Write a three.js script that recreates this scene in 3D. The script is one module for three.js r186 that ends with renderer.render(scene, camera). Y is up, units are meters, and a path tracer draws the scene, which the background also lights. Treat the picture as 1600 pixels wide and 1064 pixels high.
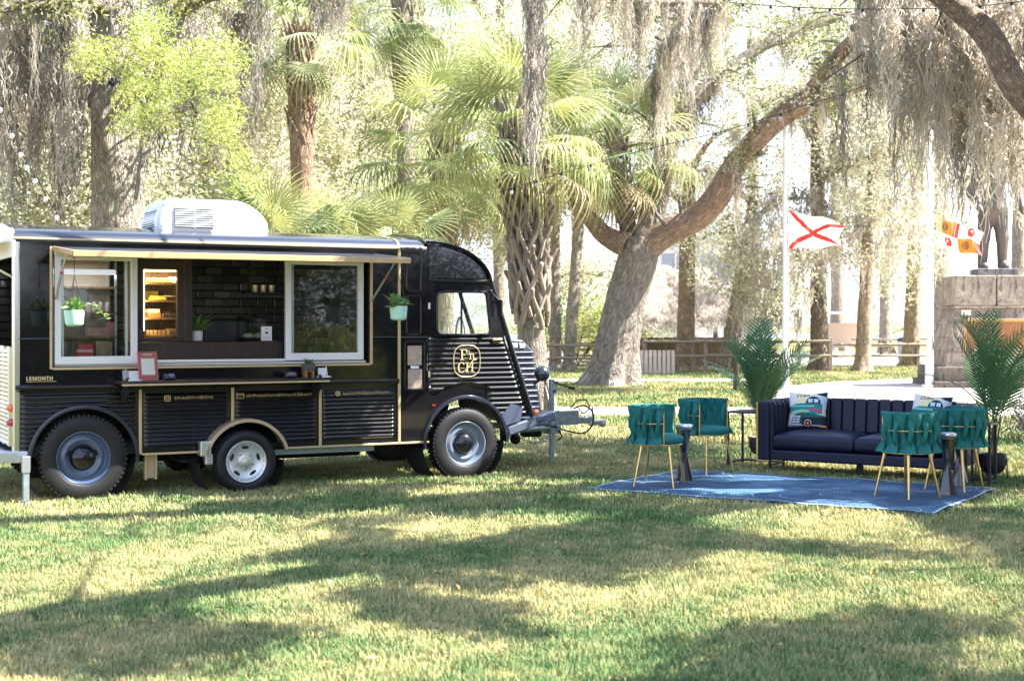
import * as THREE from 'three';
import { RoundedBoxGeometry } from 'three/addons/geometries/RoundedBoxGeometry.js';
import { ImprovedNoise } from 'three/addons/math/ImprovedNoise.js';
import { MarchingCubes } from 'three/addons/objects/MarchingCubes.js';
import { TextGeometry } from 'three/addons/geometries/TextGeometry.js';
import { FontLoader } from 'three/addons/loaders/FontLoader.js';
import { RectAreaLightUniformsLib } from 'three/addons/lights/RectAreaLightUniformsLib.js';

// ---------------------------------------------------------------- camera, sky, sun, exposure
const scene = new THREE.Scene();
const F = 2222, EYE = 1.55;                                   // focal length in photograph pixels (1600 wide), eye height
const camera = new THREE.PerspectiveCamera(2 * Math.atan(532 / F) * 180 / Math.PI, 1024 / 680, 0.1, 900);
camera.position.set(0, EYE, 0);
camera.setViewOffset(1600, 1064, 0, 27, 1600, 1064);          // lens shifted down: the horizon lies above the middle
camera.focus = 14.2; camera.userData.focus = 14.2; camera.userData.fStop = 3.5;
const EXPOSURE = 4.7;
const SUN = new THREE.Vector3(0.70, 0.80, 0.05).normalize();
const sun = new THREE.DirectionalLight(new THREE.Color(1, 0.96, 0.90), 5);
sun.name = 'sun'; sun.position.copy(SUN).multiplyScalar(60); sun.target.position.set(0, 0, -16);
sun.position.add(sun.target.position);
sun.castShadow = true; sun.shadow.mapSize.set(4096, 4096); sun.shadow.radius = .6;
Object.assign(sun.shadow.camera, { left: -40, right: 40, top: 40, bottom: -40, near: 1, far: 200 });
scene.add(sun, sun.target);
{
  const W = 512, H = 256, d = new Float32Array(W * H * 4), n = new ImprovedNoise();
  for (let j = 0; j < H; j++) for (let i = 0; i < W; i++) {
    const el = ((j + .5) / H - .5) * Math.PI, az = (i + .5) / W * 2 * Math.PI, y = Math.max(0, Math.sin(el));
    const x = Math.cos(az) * Math.cos(el), z = Math.sin(az) * Math.cos(el);
    const k = Math.pow(1 - y, 2.2), c = Math.max(0, Math.min(1, (n.noise(x * 2.2, y * 5, z * 2.2) + .5 * n.noise(x * 5, y * 11, z * 5) + .18) * 1.6));
    const mix = (a, b) => a + (b - a) * Math.max(k, c * .75);
    const s = .48;
    d.set(el < 0 ? [.42 * s, .42 * s, .34 * s, 1] : [mix(.32, .97) * s, mix(.52, 1.03) * s, mix(1.02, 1.18) * s, 1], (j * W + i) * 4);
  }
  const t = new THREE.DataTexture(d, W, H, THREE.RGBAFormat, THREE.FloatType);
  t.mapping = THREE.EquirectangularReflectionMapping; t.magFilter = t.minFilter = THREE.LinearFilter; t.needsUpdate = true;
  scene.background = t; scene.environment = t;
}
const renderer = new THREE.WebGLRenderer({ antialias: true });
renderer.toneMapping = THREE.LinearToneMapping; renderer.toneMappingExposure = EXPOSURE;
renderer.shadowMap.enabled = true; renderer.shadowMap.type = THREE.PCFSoftShadowMap;
RectAreaLightUniformsLib.init();

// ---------------------------------------------------------------- helpers
let seed = 12345;
const rnd = () => { seed = (seed + 0x6d2b79f5) | 0; let t = Math.imul(seed ^ (seed >>> 15), 1 | seed); t = (t + Math.imul(t ^ (t >>> 7), 61 | t)) ^ t; return ((t ^ (t >>> 14)) >>> 0) / 4294967296; };
const reseed = (s) => { seed = s; };
const rr = (a, b) => a + (b - a) * rnd();
const V = (x, y, z) => new THREE.Vector3(x, y, z);
const PI = Math.PI, sin = Math.sin, cos = Math.cos, lerp = (a, b, t) => a + (b - a) * t, clamp = (x, a = 0, b = 1) => Math.max(a, Math.min(b, x));
const noiseGen = new ImprovedNoise();
const nz = (x, y = 0, z = 0) => noiseGen.noise(x, y, z);
const fbm = (x, y, z = 0, o = 4) => { let s = 0, a = 1, t = 0; for (let i = 0; i < o; i++) { s += a * nz(x, y, z); t += a; a *= .5; x *= 2.03; y *= 2.03; z *= 2.03; } return s / t; };
const at = (px, py, d) => V((px - 800) / F * d, EYE + (505 - py) / F * d, -d);        // a sight line of the photograph, taken to its depth in metres
const ground = (px, py) => { const d = EYE * F / (py - 505); return V((px - 800) / F * d, 0, -d); };

const taken = {};
function numbered(name) { const n = taken[name] = (taken[name] ?? -1) + 1; return n ? name + '_' + String(n).padStart(3, '0') : name; }
function merge(list) {
  let nv = 0, ni = 0; const hasC = list.some((g) => g.attributes.color);
  for (const g of list) { nv += g.attributes.position.count; ni += g.index ? g.index.count : g.attributes.position.count; if (!g.attributes.normal) g.computeVertexNormals(); }
  const p = new Float32Array(nv * 3), n = new Float32Array(nv * 3), u = new Float32Array(nv * 2), c = hasC ? new Float32Array(nv * 3).fill(1) : null, x = new Uint32Array(ni);
  let v = 0, i = 0;
  for (const g of list) {
    const a = g.attributes, k = a.position.count;
    p.set(a.position.array.subarray(0, k * 3), v * 3); n.set(a.normal.array.subarray(0, k * 3), v * 3);
    if (a.uv) u.set(a.uv.array.subarray(0, k * 2), v * 2);
    if (a.color && c) c.set(a.color.array.subarray(0, k * 3), v * 3);
    if (g.index) for (let q = 0; q < g.index.count; q++) x[i++] = g.index.array[q] + v; else for (let q = 0; q < k; q++) x[i++] = q + v;
    v += k;
  }
  const g = new THREE.BufferGeometry();
  g.setAttribute('position', new THREE.BufferAttribute(p, 3)); g.setAttribute('normal', new THREE.BufferAttribute(n, 3)); g.setAttribute('uv', new THREE.BufferAttribute(u, 2));
  if (c) g.setAttribute('color', new THREE.BufferAttribute(c, 3));
  g.setIndex(new THREE.BufferAttribute(x, 1)); return g;
}
function geoFrom(p, x, uv) {
  const g = new THREE.BufferGeometry(); g.setAttribute('position', new THREE.Float32BufferAttribute(p, 3));
  if (uv) g.setAttribute('uv', new THREE.Float32BufferAttribute(uv, 2));
  g.setIndex(x); g.computeVertexNormals(); return g;
}
function boxUV(g) {                                                   // uv in metres, by the way each face points
  const p = g.attributes.position, n = g.attributes.normal, u = new Float32Array(p.count * 2);
  for (let i = 0; i < p.count; i++) {
    const ax = Math.abs(n.getX(i)), ay = Math.abs(n.getY(i)), az = Math.abs(n.getZ(i));
    if (ay >= ax && ay >= az) { u[i * 2] = p.getX(i); u[i * 2 + 1] = p.getZ(i); } else if (ax >= az) { u[i * 2] = p.getZ(i); u[i * 2 + 1] = p.getY(i); } else { u[i * 2] = p.getX(i); u[i * 2 + 1] = p.getY(i); }
  }
  g.setAttribute('uv', new THREE.BufferAttribute(u, 2)); return g;
}
function mv(g, x = 0, y = 0, z = 0, rx = 0, ry = 0, rz = 0) {
  if (rx || ry || rz) g.applyMatrix4(new THREE.Matrix4().makeRotationFromEuler(new THREE.Euler(rx, ry, rz)));
  return g.translate(x, y, z);
}
const box = (w, h, d, x = 0, y = 0, z = 0, rx = 0, ry = 0, rz = 0) => mv(boxUV(new THREE.BoxGeometry(w, h, d)), x, y, z, rx, ry, rz);
const rbox = (w, h, d, r, x = 0, y = 0, z = 0, rx = 0, ry = 0, rz = 0, seg = 2) => mv(boxUV(new RoundedBoxGeometry(w, h, d, seg, Math.min(r, w / 2.01, h / 2.01, d / 2.01))), x, y, z, rx, ry, rz);
const cyl = (r1, r2, h, x = 0, y = 0, z = 0, rx = 0, ry = 0, rz = 0, seg = 20) => mv(new THREE.CylinderGeometry(r1, r2, h, seg), x, y, z, rx, ry, rz);
const sph = (r, x = 0, y = 0, z = 0, sx = 1, sy = 1, sz = 1, seg = 18) => new THREE.SphereGeometry(r, seg, Math.ceil(seg * .7)).scale(sx, sy, sz).translate(x, y, z);
const torus = (R, r, x = 0, y = 0, z = 0, rx = 0, ry = 0, rz = 0, arc = PI * 2, ts = 28) => mv(new THREE.TorusGeometry(R, r, 8, ts, arc), x, y, z, rx, ry, rz);
function rod(a, b, r, r2 = r, seg = 10) {
  const d = b.clone().sub(a), g = new THREE.CylinderGeometry(r2, r, d.length(), seg);
  g.applyQuaternion(new THREE.Quaternion().setFromUnitVectors(V(0, 1, 0), d.clone().normalize()));
  const m = a.clone().add(b).multiplyScalar(.5); return g.translate(m.x, m.y, m.z);
}
function tube(pts, r, seg = 24, rs = 6) { return new THREE.TubeGeometry(new THREE.CatmullRomCurve3(pts), seg, r, rs, false); }
const lathe = (prof, seg = 28) => new THREE.LatheGeometry(prof.map((p) => new THREE.Vector2(p[0], p[1])), seg);
// tapered, uneven limb along a curve; uv in metres, optional knobs and furrows in the surface
function limb(pts, radii, o = {}) {
  const { rs = 16, len = 40, rough = .06, furrow = 0, flare = 0, cap = true } = o;
  const curve = new THREE.CatmullRomCurve3(pts, false, 'centripetal'), L = curve.getLength(), p = [], uv = [], x = [];
  let N = V(0, 0, 1); const off = rr(0, 100);
  for (let i = 0; i <= len; i++) {
    const t = i / len, c = curve.getPoint(t), T = curve.getTangent(t), k = t * (radii.length - 1), a = Math.floor(Math.min(k, radii.length - 2));
    const R = lerp(radii[a], radii[a + 1], k - a);
    N.sub(T.clone().multiplyScalar(N.dot(T))).normalize(); const B = T.clone().cross(N);
    for (let j = 0; j <= rs; j++) {
      const q = (j % rs) / rs * 2 * PI, cx = cos(q), sx = sin(q);
      let r = R * (1 + rough * 2 * nz(cx * 1.3 + off, sx * 1.3, t * L * .9) + rough * nz(cx * 3 + off, sx * 3, t * L * 2.2));
      if (furrow) r += R * furrow * Math.abs(nz(cx * 6 + off, sx * 6, t * L * .55)) - R * furrow * .25;
      if (flare) { const f = Math.exp(-t * L / flare); r *= 1 + f * (.55 + .45 * Math.sin(q * 5 + off) + .3 * Math.sin(q * 3 + off * 2)); }
      p.push(c.x + (N.x * cx + B.x * sx) * r, c.y + (N.y * cx + B.y * sx) * r, c.z + (N.z * cx + B.z * sx) * r);
      uv.push(j / rs * 2 * PI * Math.max(.08, radii[0]), t * L);
      if (i < len && j < rs) { const m = i * (rs + 1) + j; x.push(m, m + 1, m + rs + 1, m + 1, m + rs + 2, m + rs + 1); }
    }
  }
  if (cap) { const m = p.length / 3, c = pts[pts.length - 1]; p.push(c.x, c.y, c.z); uv.push(0, L); for (let j = 0; j < rs; j++) x.push(len * (rs + 1) + j, len * (rs + 1) + j + 1, m); }
  const g = geoFrom(p, x, uv), n = g.attributes.normal;
  for (let i = 0; i <= len; i++) { const a = i * (rs + 1), b = a + rs; const s = V(n.getX(a) + n.getX(b), n.getY(a) + n.getY(b), n.getZ(a) + n.getZ(b)).normalize(); n.setXYZ(a, s.x, s.y, s.z); n.setXYZ(b, s.x, s.y, s.z); }
  return g;
}
function flat(pts, depth, holes = [], bevel = 0) {                     // a plate from an outline, thickness along z, its front at z = depth
  const s = new THREE.Shape(pts.map((p) => new THREE.Vector2(p[0], p[1])));
  for (const h of holes) s.holes.push(h.isPath || h.curves ? h : new THREE.Path(h.map((p) => new THREE.Vector2(p[0], p[1]))));
  return new THREE.ExtrudeGeometry(s, { depth, bevelEnabled: bevel > 0, bevelSize: bevel, bevelThickness: bevel, bevelSegments: 2, curveSegments: 16 });
}
const rect = (x0, y0, x1, y1) => [[x0, y0], [x1, y0], [x1, y1], [x0, y1]];
function rrect(x0, y0, x1, y1, r, n = 5) {
  const o = []; for (const [cx, cy, a] of [[x1 - r, y0 + r, -PI / 2], [x1 - r, y1 - r, 0], [x0 + r, y1 - r, PI / 2], [x0 + r, y0 + r, PI]]) for (let i = 0; i <= n; i++) o.push([cx + r * cos(a + i / n * PI / 2), cy + r * sin(a + i / n * PI / 2)]);
  return o;
}
function shade(m) { m.castShadow = m.receiveShadow = true; return m; }
function part(parent, name, geo, mat, label, kind) {
  const m = shade(new THREE.Mesh(Array.isArray(geo) ? merge(geo) : geo, mat)); m.name = name;
  if (label) m.userData.label = label; if (kind) m.userData.kind = kind;
  parent.add(m); return m;
}
function tag(o, label, category, group) { o.userData = { label, category }; if (group) o.userData.group = group; return o; }
function thing(name, label, category, pos = [0, 0, 0], turn = 0, group) {
  const o = new THREE.Group(); o.name = numbered(name); o.position.set(...(pos.isVector3 ? pos.toArray() : pos)); o.rotation.y = turn;
  scene.add(o); return tag(o, label, category, group);
}
function solo(name, label, category, geo, mat, pos = [0, 0, 0], turn = 0, group) {   // a thing that is one mesh
  const m = shade(new THREE.Mesh(Array.isArray(geo) ? merge(geo) : geo, mat)); m.name = numbered(name); m.position.set(...(pos.isVector3 ? pos.toArray() : pos)); m.rotation.y = turn;
  scene.add(m); return tag(m, label, category, group);
}
function struct(name, geo, mat) { const m = shade(new THREE.Mesh(Array.isArray(geo) ? merge(geo) : geo, mat)); m.name = name; m.userData.kind = 'structure'; scene.add(m); return m; }
function copy(o, label) { const c = o.clone(); c.name = numbered(o.name.replace(/_\d{3}$/, '')); if (label) c.userData.label = label; scene.add(c); return c; }
function many(parent, name, geo, mat, mats, cols) {                    // tiny pieces nobody could count
  const m = new THREE.InstancedMesh(geo, mat, mats.length); mats.forEach((x, i) => m.setMatrixAt(i, x)); if (cols) cols.forEach((c, i) => m.setColorAt(i, c));
  m.name = parent === scene ? numbered(name) : name; m.userData.kind = 'stuff'; shade(m); parent.add(m); return m;
}
const M4 = (p, q, s) => new THREE.Matrix4().compose(p, q, s);
const Q = (rx, ry, rz, order = 'YXZ') => new THREE.Quaternion().setFromEuler(new THREE.Euler(rx, ry, rz, order));
const C = (r, g, b) => new THREE.Color().setRGB(r, g, b);

// ---------------------------------------------------------------- textures and materials
function dataTex(w, h, f, { srgb = true, repeat = [1, 1] } = {}) {
  const d = new Uint8Array(w * h * 4);
  for (let j = 0; j < h; j++) for (let i = 0; i < w; i++) { const c = f(i / w, j / h, i, j), o = (j * w + i) * 4; d[o] = clamp(c[0]) * 255; d[o + 1] = clamp(c[1]) * 255; d[o + 2] = clamp(c[2]) * 255; d[o + 3] = 255; }
  const t = new THREE.DataTexture(d, w, h); t.wrapS = t.wrapT = THREE.RepeatWrapping; t.magFilter = t.minFilter = THREE.LinearFilter; if (srgb) t.colorSpace = THREE.SRGBColorSpace;
  t.repeat.set(...repeat); t.needsUpdate = true; return t;
}
// noise that repeats every unit square
const tile = (u, v, f, o = 4, sx = 1, sy = 1) => { const a = u * 2 * PI, b = v * 2 * PI; let s = 0, w = 1, t = 0, k = f / (2 * PI); for (let i = 0; i < o; i++) { s += w * nz(cos(a) * k * sx + 7.3, sin(a) * k * sx + cos(b) * k * sy * .7, sin(b) * k * sy + cos(b) * k * sy * .7 + 3.1); t += w; w *= .55; k *= 2.1; } return s / t; };
const grey = (f) => (u, v, i, j) => { const x = f(u, v, i, j); return [x, x, x]; };
const std = (color, roughness = .6, metalness = 0, o = {}) => new THREE.MeshStandardMaterial({ color, roughness, metalness, ...o });
const phy = (o) => new THREE.MeshPhysicalMaterial(o);
const grain = dataTex(256, 256, grey((u, v) => .8 + .5 * tile(u, v, 24, 4) + rr(-.08, .08)), { srgb: false });
const barkBump = dataTex(512, 512, grey((u, v) => { const w = .03 * tile(u, v, 6, 2); const a = Math.abs(tile(u + w, v, 26, 3, 1, .28)) * 2.2, b = tile(u, v, 60, 2, 1, .6) * .3; return clamp(.12 + a * 1.1 + b); }), { srgb: false, repeat: [1.1, .8] });
const barkMap = dataTex(512, 512, (u, v) => { const w = .03 * tile(u, v, 6, 2), a = clamp(Math.abs(tile(u + w, v, 26, 3, 1, .28)) * 3.2), l = tile(u, v, 9, 4), s = .62 + .3 * a + .22 * l + rr(-.05, .05); return [s, s * (.985 + .06 * l), s * (.95 - .05 * l)]; }, { repeat: [1.1, .8] });
const barkMat = (r, g, b, bump = .03) => std(C(r, g, b), .95, 0, { map: barkMap, bumpMap: barkBump, bumpScale: bump });
const wave = dataTex(256, 256, grey((u, v) => .5 + .9 * tile(u, v, 5, 2)), { srgb: false, repeat: [.9, 1.3] });
const woodTex = dataTex(256, 256, (u, v) => { const s = .72 + .35 * tile(u, v, 30, 4, 1, .12) + .12 * tile(u, v, 6, 2); return [s, s * .97, s * .93]; }, { repeat: [1.6, 1.6] });
const stoneTex = dataTex(512, 512, (u, v) => { const l = tile(u, v, 7, 5), f = tile(u, v, 60, 2), s = .72 + .32 * l + .18 * f + rr(-.03, .03), d = clamp((tile(u + .3, v, 10, 4, 1.4, .5) - .12) * 3) * .35; return [s - d, s * .975 - d, s * .94 - d * .95]; }, { repeat: [.5, .5] });
const M = {
  black: phy({ color: C(.003, .0026, .0045), roughness: .5, specularIntensity: .15, clearcoat: 1, clearcoatRoughness: .045, bumpMap: wave, bumpScale: .006 }),
  blackRib: phy({ color: C(.0035, .0035, .007), roughness: .45, specularIntensity: .2, clearcoat: 1, clearcoatRoughness: .08 }),
  blue: phy({ color: C(.008, .010, .022), roughness: .35, clearcoat: .8, clearcoatRoughness: .1 }),
  slate: phy({ color: C(.06, .07, .10), roughness: .38, metalness: .35, clearcoat: .7, clearcoatRoughness: .12 }),
  matteBlack: std(C(.006, .006, .008), .6), under: std(C(.008, .008, .008), .9),
  gold: std(C(.56, .43, .25), .42, .45), goldMetal: std(C(.72, .50, .20), .28, .95), lettering: std(C(.70, .55, .28), .4, .5),
  cream: std(C(.70, .62, .46), .5), white: std(C(.72, .72, .74), .38), silver: std(C(.6, .62, .64), .32, .85, { bumpMap: grain, bumpScale: .0006 }), galv: std(C(.36, .42, .43), .5, .6, { map: grain }),
  chrome: std(C(.60, .59, .56), .2, 1), rubber: std(C(.0042, .0042, .005), .6, 0, { bumpMap: grain, bumpScale: .001 }),
  glass: phy({ color: C(.93, .96, .95), roughness: .02, transmission: 1, thickness: 0, ior: 1.5 }),
  tint: phy({ color: C(.14, .13, .13), roughness: .04, transmission: 1, thickness: 0, ior: 1.55 }),
  darkWood: std(C(.042, .020, .016), .45, 0, { map: woodTex }), midWood: std(C(.17, .075, .04), .5, 0, { map: woodTex }), paleWood: std(C(.40, .24, .10), .6, 0, { map: woodTex }), greyWood: std(C(.58, .50, .42), .9, 0, { map: woodTex }),
  red: std(C(.62, .04, .04), .45), orange: phy({ color: C(.75, .16, .03), roughness: .2, clearcoat: 1 }), ruby: phy({ color: C(.42, .02, .03), roughness: .2, clearcoat: 1 }),
  card: std(C(.42, .29, .16), .85, 0, { map: grain }), mint: std(C(.40, .66, .55), .55),
};

// ---------------------------------------------------------------- the ground, paths and lawn
const lawnTex = dataTex(1024, 1024, (u, v) => {
  const a = clamp(.5 + 1.5 * tile(u, v, 9, 4)), f = tile(u, v, 130, 2, 1, 1) * .55 + rr(-.2, .2), k = clamp(a * .55 + f + .28), s = .82 + .35 * f;
  return [lerp(.42, .76, k) * s, lerp(.45, .68, k) * s, lerp(.22, .44, k) * s];
}, { repeat: [140, 140] });
const lawnBump = dataTex(512, 512, grey((u, v) => .5 + .6 * tile(u, v, 90, 3) + rr(-.2, .2)), { srgb: false, repeat: [400, 400] });
{
  const g = new THREE.PlaneGeometry(700, 700, 230, 230).rotateX(-PI / 2).translate(0, 0, -60), p = g.attributes.position, c = new Float32Array(p.count * 3);
  for (let i = 0; i < p.count; i++) { const x = p.getX(i), z = p.getZ(i), k = fbm(x * .06 + 3, z * .06, 0, 3), d = fbm(x * .21, z * .21, 5, 2); c.set([1 + .35 * k + .2 * d, 1 + .2 * k + .1 * d, 1 + .3 * k], i * 3); }
  g.setAttribute('color', new THREE.BufferAttribute(c, 3));
  struct('lawn_ground', g, std(0xffffff, 1, 0, { map: lawnTex, bumpMap: lawnBump, bumpScale: .03, vertexColors: true }));
}
const concreteTex = dataTex(512, 512, (u, v) => { const s = .80 + .16 * tile(u, v, 6, 5) + rr(-.05, .05) + .08 * tile(u, v, 70, 2); return [s, s * .97, s * .93]; }, { repeat: [.22, .22] });
const concrete = std(C(.78, .74, .68), .92, 0, { map: concreteTex, bumpMap: grain, bumpScale: .002 });
function sheet(name, pts, y, mat) {                                   // an outline on the ground, slightly uneven along its edges
  const e = []; pts.forEach((a, i) => { const b = pts[(i + 1) % pts.length], n = Math.ceil(Math.hypot(b[0] - a[0], b[1] - a[1]) / .6); for (let k = 0; k < n; k++) { const t = k / n, x = lerp(a[0], b[0], t), z = lerp(a[1], b[1], t); e.push([x + .1 * nz(x * 1.1, z * 1.1, y * 50), -(z + .1 * nz(x * 1.1, z * 1.1, 9))]); } });
  return struct(name, boxUV(mv(flat(e, .003), 0, 0, 0).rotateX(-PI / 2).translate(0, y, 0)), mat);
}
const pathPts = [[-30, -24.3], [-2, -24.0], [5.2, -23.6], [24, -24.2], [24, -26.6], [5.2, -26.0], [-2, -26.4], [-30, -27.2]];
const plazaPts = [[4.7, -26.6], [24, -27.2], [24, -41], [13, -41.5], [10.6, -39.2], [8.4, -37.4], [6.3, -34.6]];
sheet('garden_path', pathPts, .004, concrete);
sheet('plaza', plazaPts, .005, concrete);
sheet('back_path', [[-30, -37.6], [6.6, -37.4], [6.9, -39.4], [-30, -39.8]], .0045, concrete);
sheet('sandy_road', [[-70, -54], [4, -52.5], [40, -50], [80, -50], [80, -78], [-70, -78]], .004, std(C(.70, .64, .54), .95, 0, { map: concreteTex, bumpMap: grain, bumpScale: .004 }));
struct('river', boxUV(new THREE.PlaneGeometry(600, 90).rotateX(-PI / 2).translate(0, .004, -190)), phy({ color: C(.10, .16, .2), roughness: .12 }));

const RUG = { c: [2.58, -13.1], a: 32.5 * PI / 180, w: 3.22, d: 2.06 };
const inRug = (x, z, m = 0) => { const dx = x - RUG.c[0], dz = z - RUG.c[1], u = dx * cos(RUG.a) + dz * sin(RUG.a), v = -dx * sin(RUG.a) + dz * cos(RUG.a); return Math.abs(u) < RUG.w / 2 + m && Math.abs(v) < RUG.d / 2 + m; };
const inPoly = (pts, x, z) => { let k = false; for (let i = 0, j = pts.length - 1; i < pts.length; j = i++) { const [a, b] = pts[i], [c, d] = pts[j]; if ((b > z) !== (d > z) && x < (c - a) * (z - b) / (d - b) + a) k = !k; } return k; };
const paved = (x, z) => inPoly(pathPts, x, z) || inPoly(plazaPts, x, z) || (z < -37.4 && z > -39.8 && x < 6.9);
function tuft(n, R, h, w) {                                           // a tuft of bent blades
  const p = [], x = [];
  for (let i = 0; i < n; i++) {
    const q = rr(0, 2 * PI), r = R * Math.sqrt(rnd()), bx = r * cos(q), bz = r * sin(q), L = h * rr(.5, 1.15), t = rr(0, 2 * PI), lean = L * rr(.15, 1.1), fx = cos(t), fz = sin(t), s = w * rr(.7, 1.3), k = p.length / 3;
    p.push(bx - fz * s, 0, bz + fx * s, bx + fz * s, 0, bz - fx * s, bx + fx * lean * .35 - fz * s * .8, L * .6, bz + fz * lean * .35 + fx * s * .8, bx + fx * lean * .35 + fz * s * .8, L * .6, bz + fz * lean * .35 - fx * s * .8, bx + fx * lean, L * .95, bz + fz * lean);
    x.push(k, k + 1, k + 2, k + 1, k + 3, k + 2, k + 2, k + 3, k + 4);
  }
  return geoFrom(p, x);
}
{
  reseed(77);
  const grassMat = std(0xffffff, .85, 0, { side: THREE.DoubleSide });
  const rows = (z0, z1, per, geo, s0, s1) => {
    const ms = [], cs = [], step = 1 / Math.sqrt(per);
    for (let z = z0; z > z1; z -= step) { const w = .385 * -z + .5; for (let x = -w; x < w; x += step) {
      const X = x + rr(-.6, .6) * step, Z = z + rr(-.6, .6) * step; if (inRug(X, Z, -.025) || paved(X, Z)) continue;
      const patch = fbm(X * .55, Z * .55, 2, 3) + .35 * fbm(X * 2.3, Z * 2.3, 8, 2), k = clamp(.42 + 1.1 * patch + rr(-.42, .42)), v = rr(.8, 1.2);
      if (patch < -.42 && rnd() < .5) continue;
      const s = rr(s0, s1) * (1 - .2 * patch);
      ms.push(M4(V(X, 0, Z), Q(rr(-.1, .1), rr(0, 6.28), rr(-.1, .1)), V(s, s * rr(.7, 1.25), s)));
      cs.push(C(lerp(.085, .55, k) * v, lerp(.175, .455, k) * v, lerp(.05, .205, k) * v));
    } }
    return [ms, cs, geo];
  };
  for (const [ms, cs, geo] of [rows(-5.6, -11, 720, tuft(16, .05, .036, .0019), .8, 1.3), rows(-11, -18, 420, tuft(16, .07, .040, .0025), .8, 1.3), rows(-18, -50, 55, tuft(16, .17, .06, .006), .8, 1.3)]) {
    const m = many(scene, 'grass', geo, grassMat, ms, cs); m.userData.label = 'short lawn grass of mixed green and straw blades'; m.userData.category = 'grass';
  }
  // a few fallen leaves
  const leaf = geoFrom([-.05, 0, 0, -.01, .012, .022, -.01, .012, -.022, .03, .014, .014, .03, .014, -.014, .055, 0, 0], [0, 1, 2, 1, 3, 2, 3, 4, 2, 3, 5, 4]);
  const ms = [], cs = [];
  for (let i = 0; i < 240; i++) { const z = -rr(5.9, 20), x = rr(-.38, .38) * -z; if (inRug(x, z, .1)) continue; ms.push(M4(V(x, rr(.035, .05), z), Q(rr(-.5, .5), rr(0, 6.28), rr(-.4, .4)), V(1, 1, 1).multiplyScalar(rr(.25, .7)))); cs.push(rnd() < .4 ? C(.30, .12, .05) : C(.34, .24, .13)); }
  const m = many(scene, 'fallen_leaves', leaf, std(0xffffff, .8, 0, { side: THREE.DoubleSide }), ms, cs); m.userData.label = 'small brown leaves scattered over the lawn'; m.userData.category = 'leaves';
}

// ---------------------------------------------------------------- foliage kit
function leafClump(n, R, size, narrow, flatten = .8) {                 // a clump of small folded leaves round a few twigs
  const p = [], x = [];
  for (let i = 0; i < n; i++) {
    const d = V(rr(-1, 1), rr(-1, 1) * flatten, rr(-1, 1)); if (d.length() > 1) d.normalize(); d.multiplyScalar(R);
    const u = V(rr(-1, 1), rr(-1, .6), rr(-1, 1)).normalize(), w = V(rr(-1, 1), rr(-1, 1), rr(-1, 1)).cross(u).normalize(), nn = u.clone().cross(w), L = size * rr(.6, 1.2), h = L * narrow, k = p.length / 3;
    const put = (a, b, c) => p.push(d.x + u.x * a + w.x * b + nn.x * c, d.y + u.y * a + w.y * b + nn.y * c, d.z + u.z * a + w.z * b + nn.z * c);
    put(-L / 2, 0, 0); put(0, h / 2, h * .2); put(0, -h / 2, h * .2); put(L / 2, 0, -L * .12); x.push(k, k + 1, k + 2, k + 1, k + 3, k + 2);
  }
  return geoFrom(p, x);
}
function mossHank(n, spread, w) {                                      // hanging strands, one metre long
  const p = [], x = [];
  for (let i = 0; i < n; i++) {
    const q = rr(0, 6.28), r = spread * Math.sqrt(rnd()), L = rr(.25, 1) * (1 - .5 * r / spread); let cx = r * cos(q), cz = r * sin(q), y = rr(-.02, .05) - (rnd() < .5 ? rr(0, .7) : 0), t = rr(0, 6.28); const segs = 8;
    for (let k = 0; k <= segs; k++) {
      const s = w * (1 - .8 * k / segs) * rr(.6, 1.4), m = p.length / 3; p.push(cx - cos(t) * s, y, cz - sin(t) * s, cx + cos(t) * s, y, cz + sin(t) * s);
      if (k < segs) x.push(m, m + 1, m + 2, m + 1, m + 3, m + 2);
      y -= L / segs; cx += rr(-.034, .034) - cx * .16; cz += rr(-.034, .034) - cz * .16; t += rr(-1.2, 1.2);
    }
  }
  return geoFrom(p, x);
}
reseed(5);
const leafMat = (o = {}) => phy({ color: 0xffffff, roughness: .97, side: THREE.DoubleSide, transmission: .5, thickness: 0, ...o });
const LEAF = leafMat(), MOSS = phy({ color: 0xffffff, roughness: .98, side: THREE.DoubleSide, transmission: .4, thickness: 0 });
const CL = { oak: [leafClump(70, .34, .075, .42), leafClump(70, .3, .07, .42, .5)], spray: [leafClump(60, .26, .10, .26, .7), leafClump(60, .22, .09, .26, .6)], far: [leafClump(84, .6, .105, .5), leafClump(84, .55, .10, .5, .55)] };
const HANK = [mossHank(44, .10, .009), mossHank(50, .15, .009), mossHank(36, .06, .008)];
const HANKFAR = [mossHank(26, .16, .016), mossHank(22, .24, .016)];
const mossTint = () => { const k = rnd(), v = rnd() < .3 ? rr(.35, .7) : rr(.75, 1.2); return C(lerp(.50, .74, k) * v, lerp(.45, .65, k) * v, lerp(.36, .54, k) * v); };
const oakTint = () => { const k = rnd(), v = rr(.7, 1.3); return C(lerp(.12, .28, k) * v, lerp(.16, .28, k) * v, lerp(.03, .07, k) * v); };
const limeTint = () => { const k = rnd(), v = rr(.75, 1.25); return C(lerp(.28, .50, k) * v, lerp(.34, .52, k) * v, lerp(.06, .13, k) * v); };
const paleTint = () => { const k = rnd(), v = rr(.75, 1.25); return C(lerp(.44, .70, k) * v, lerp(.45, .66, k) * v, lerp(.26, .48, k) * v); };  // leaf colours lifted to stand for bright haze over the far trees
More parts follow.
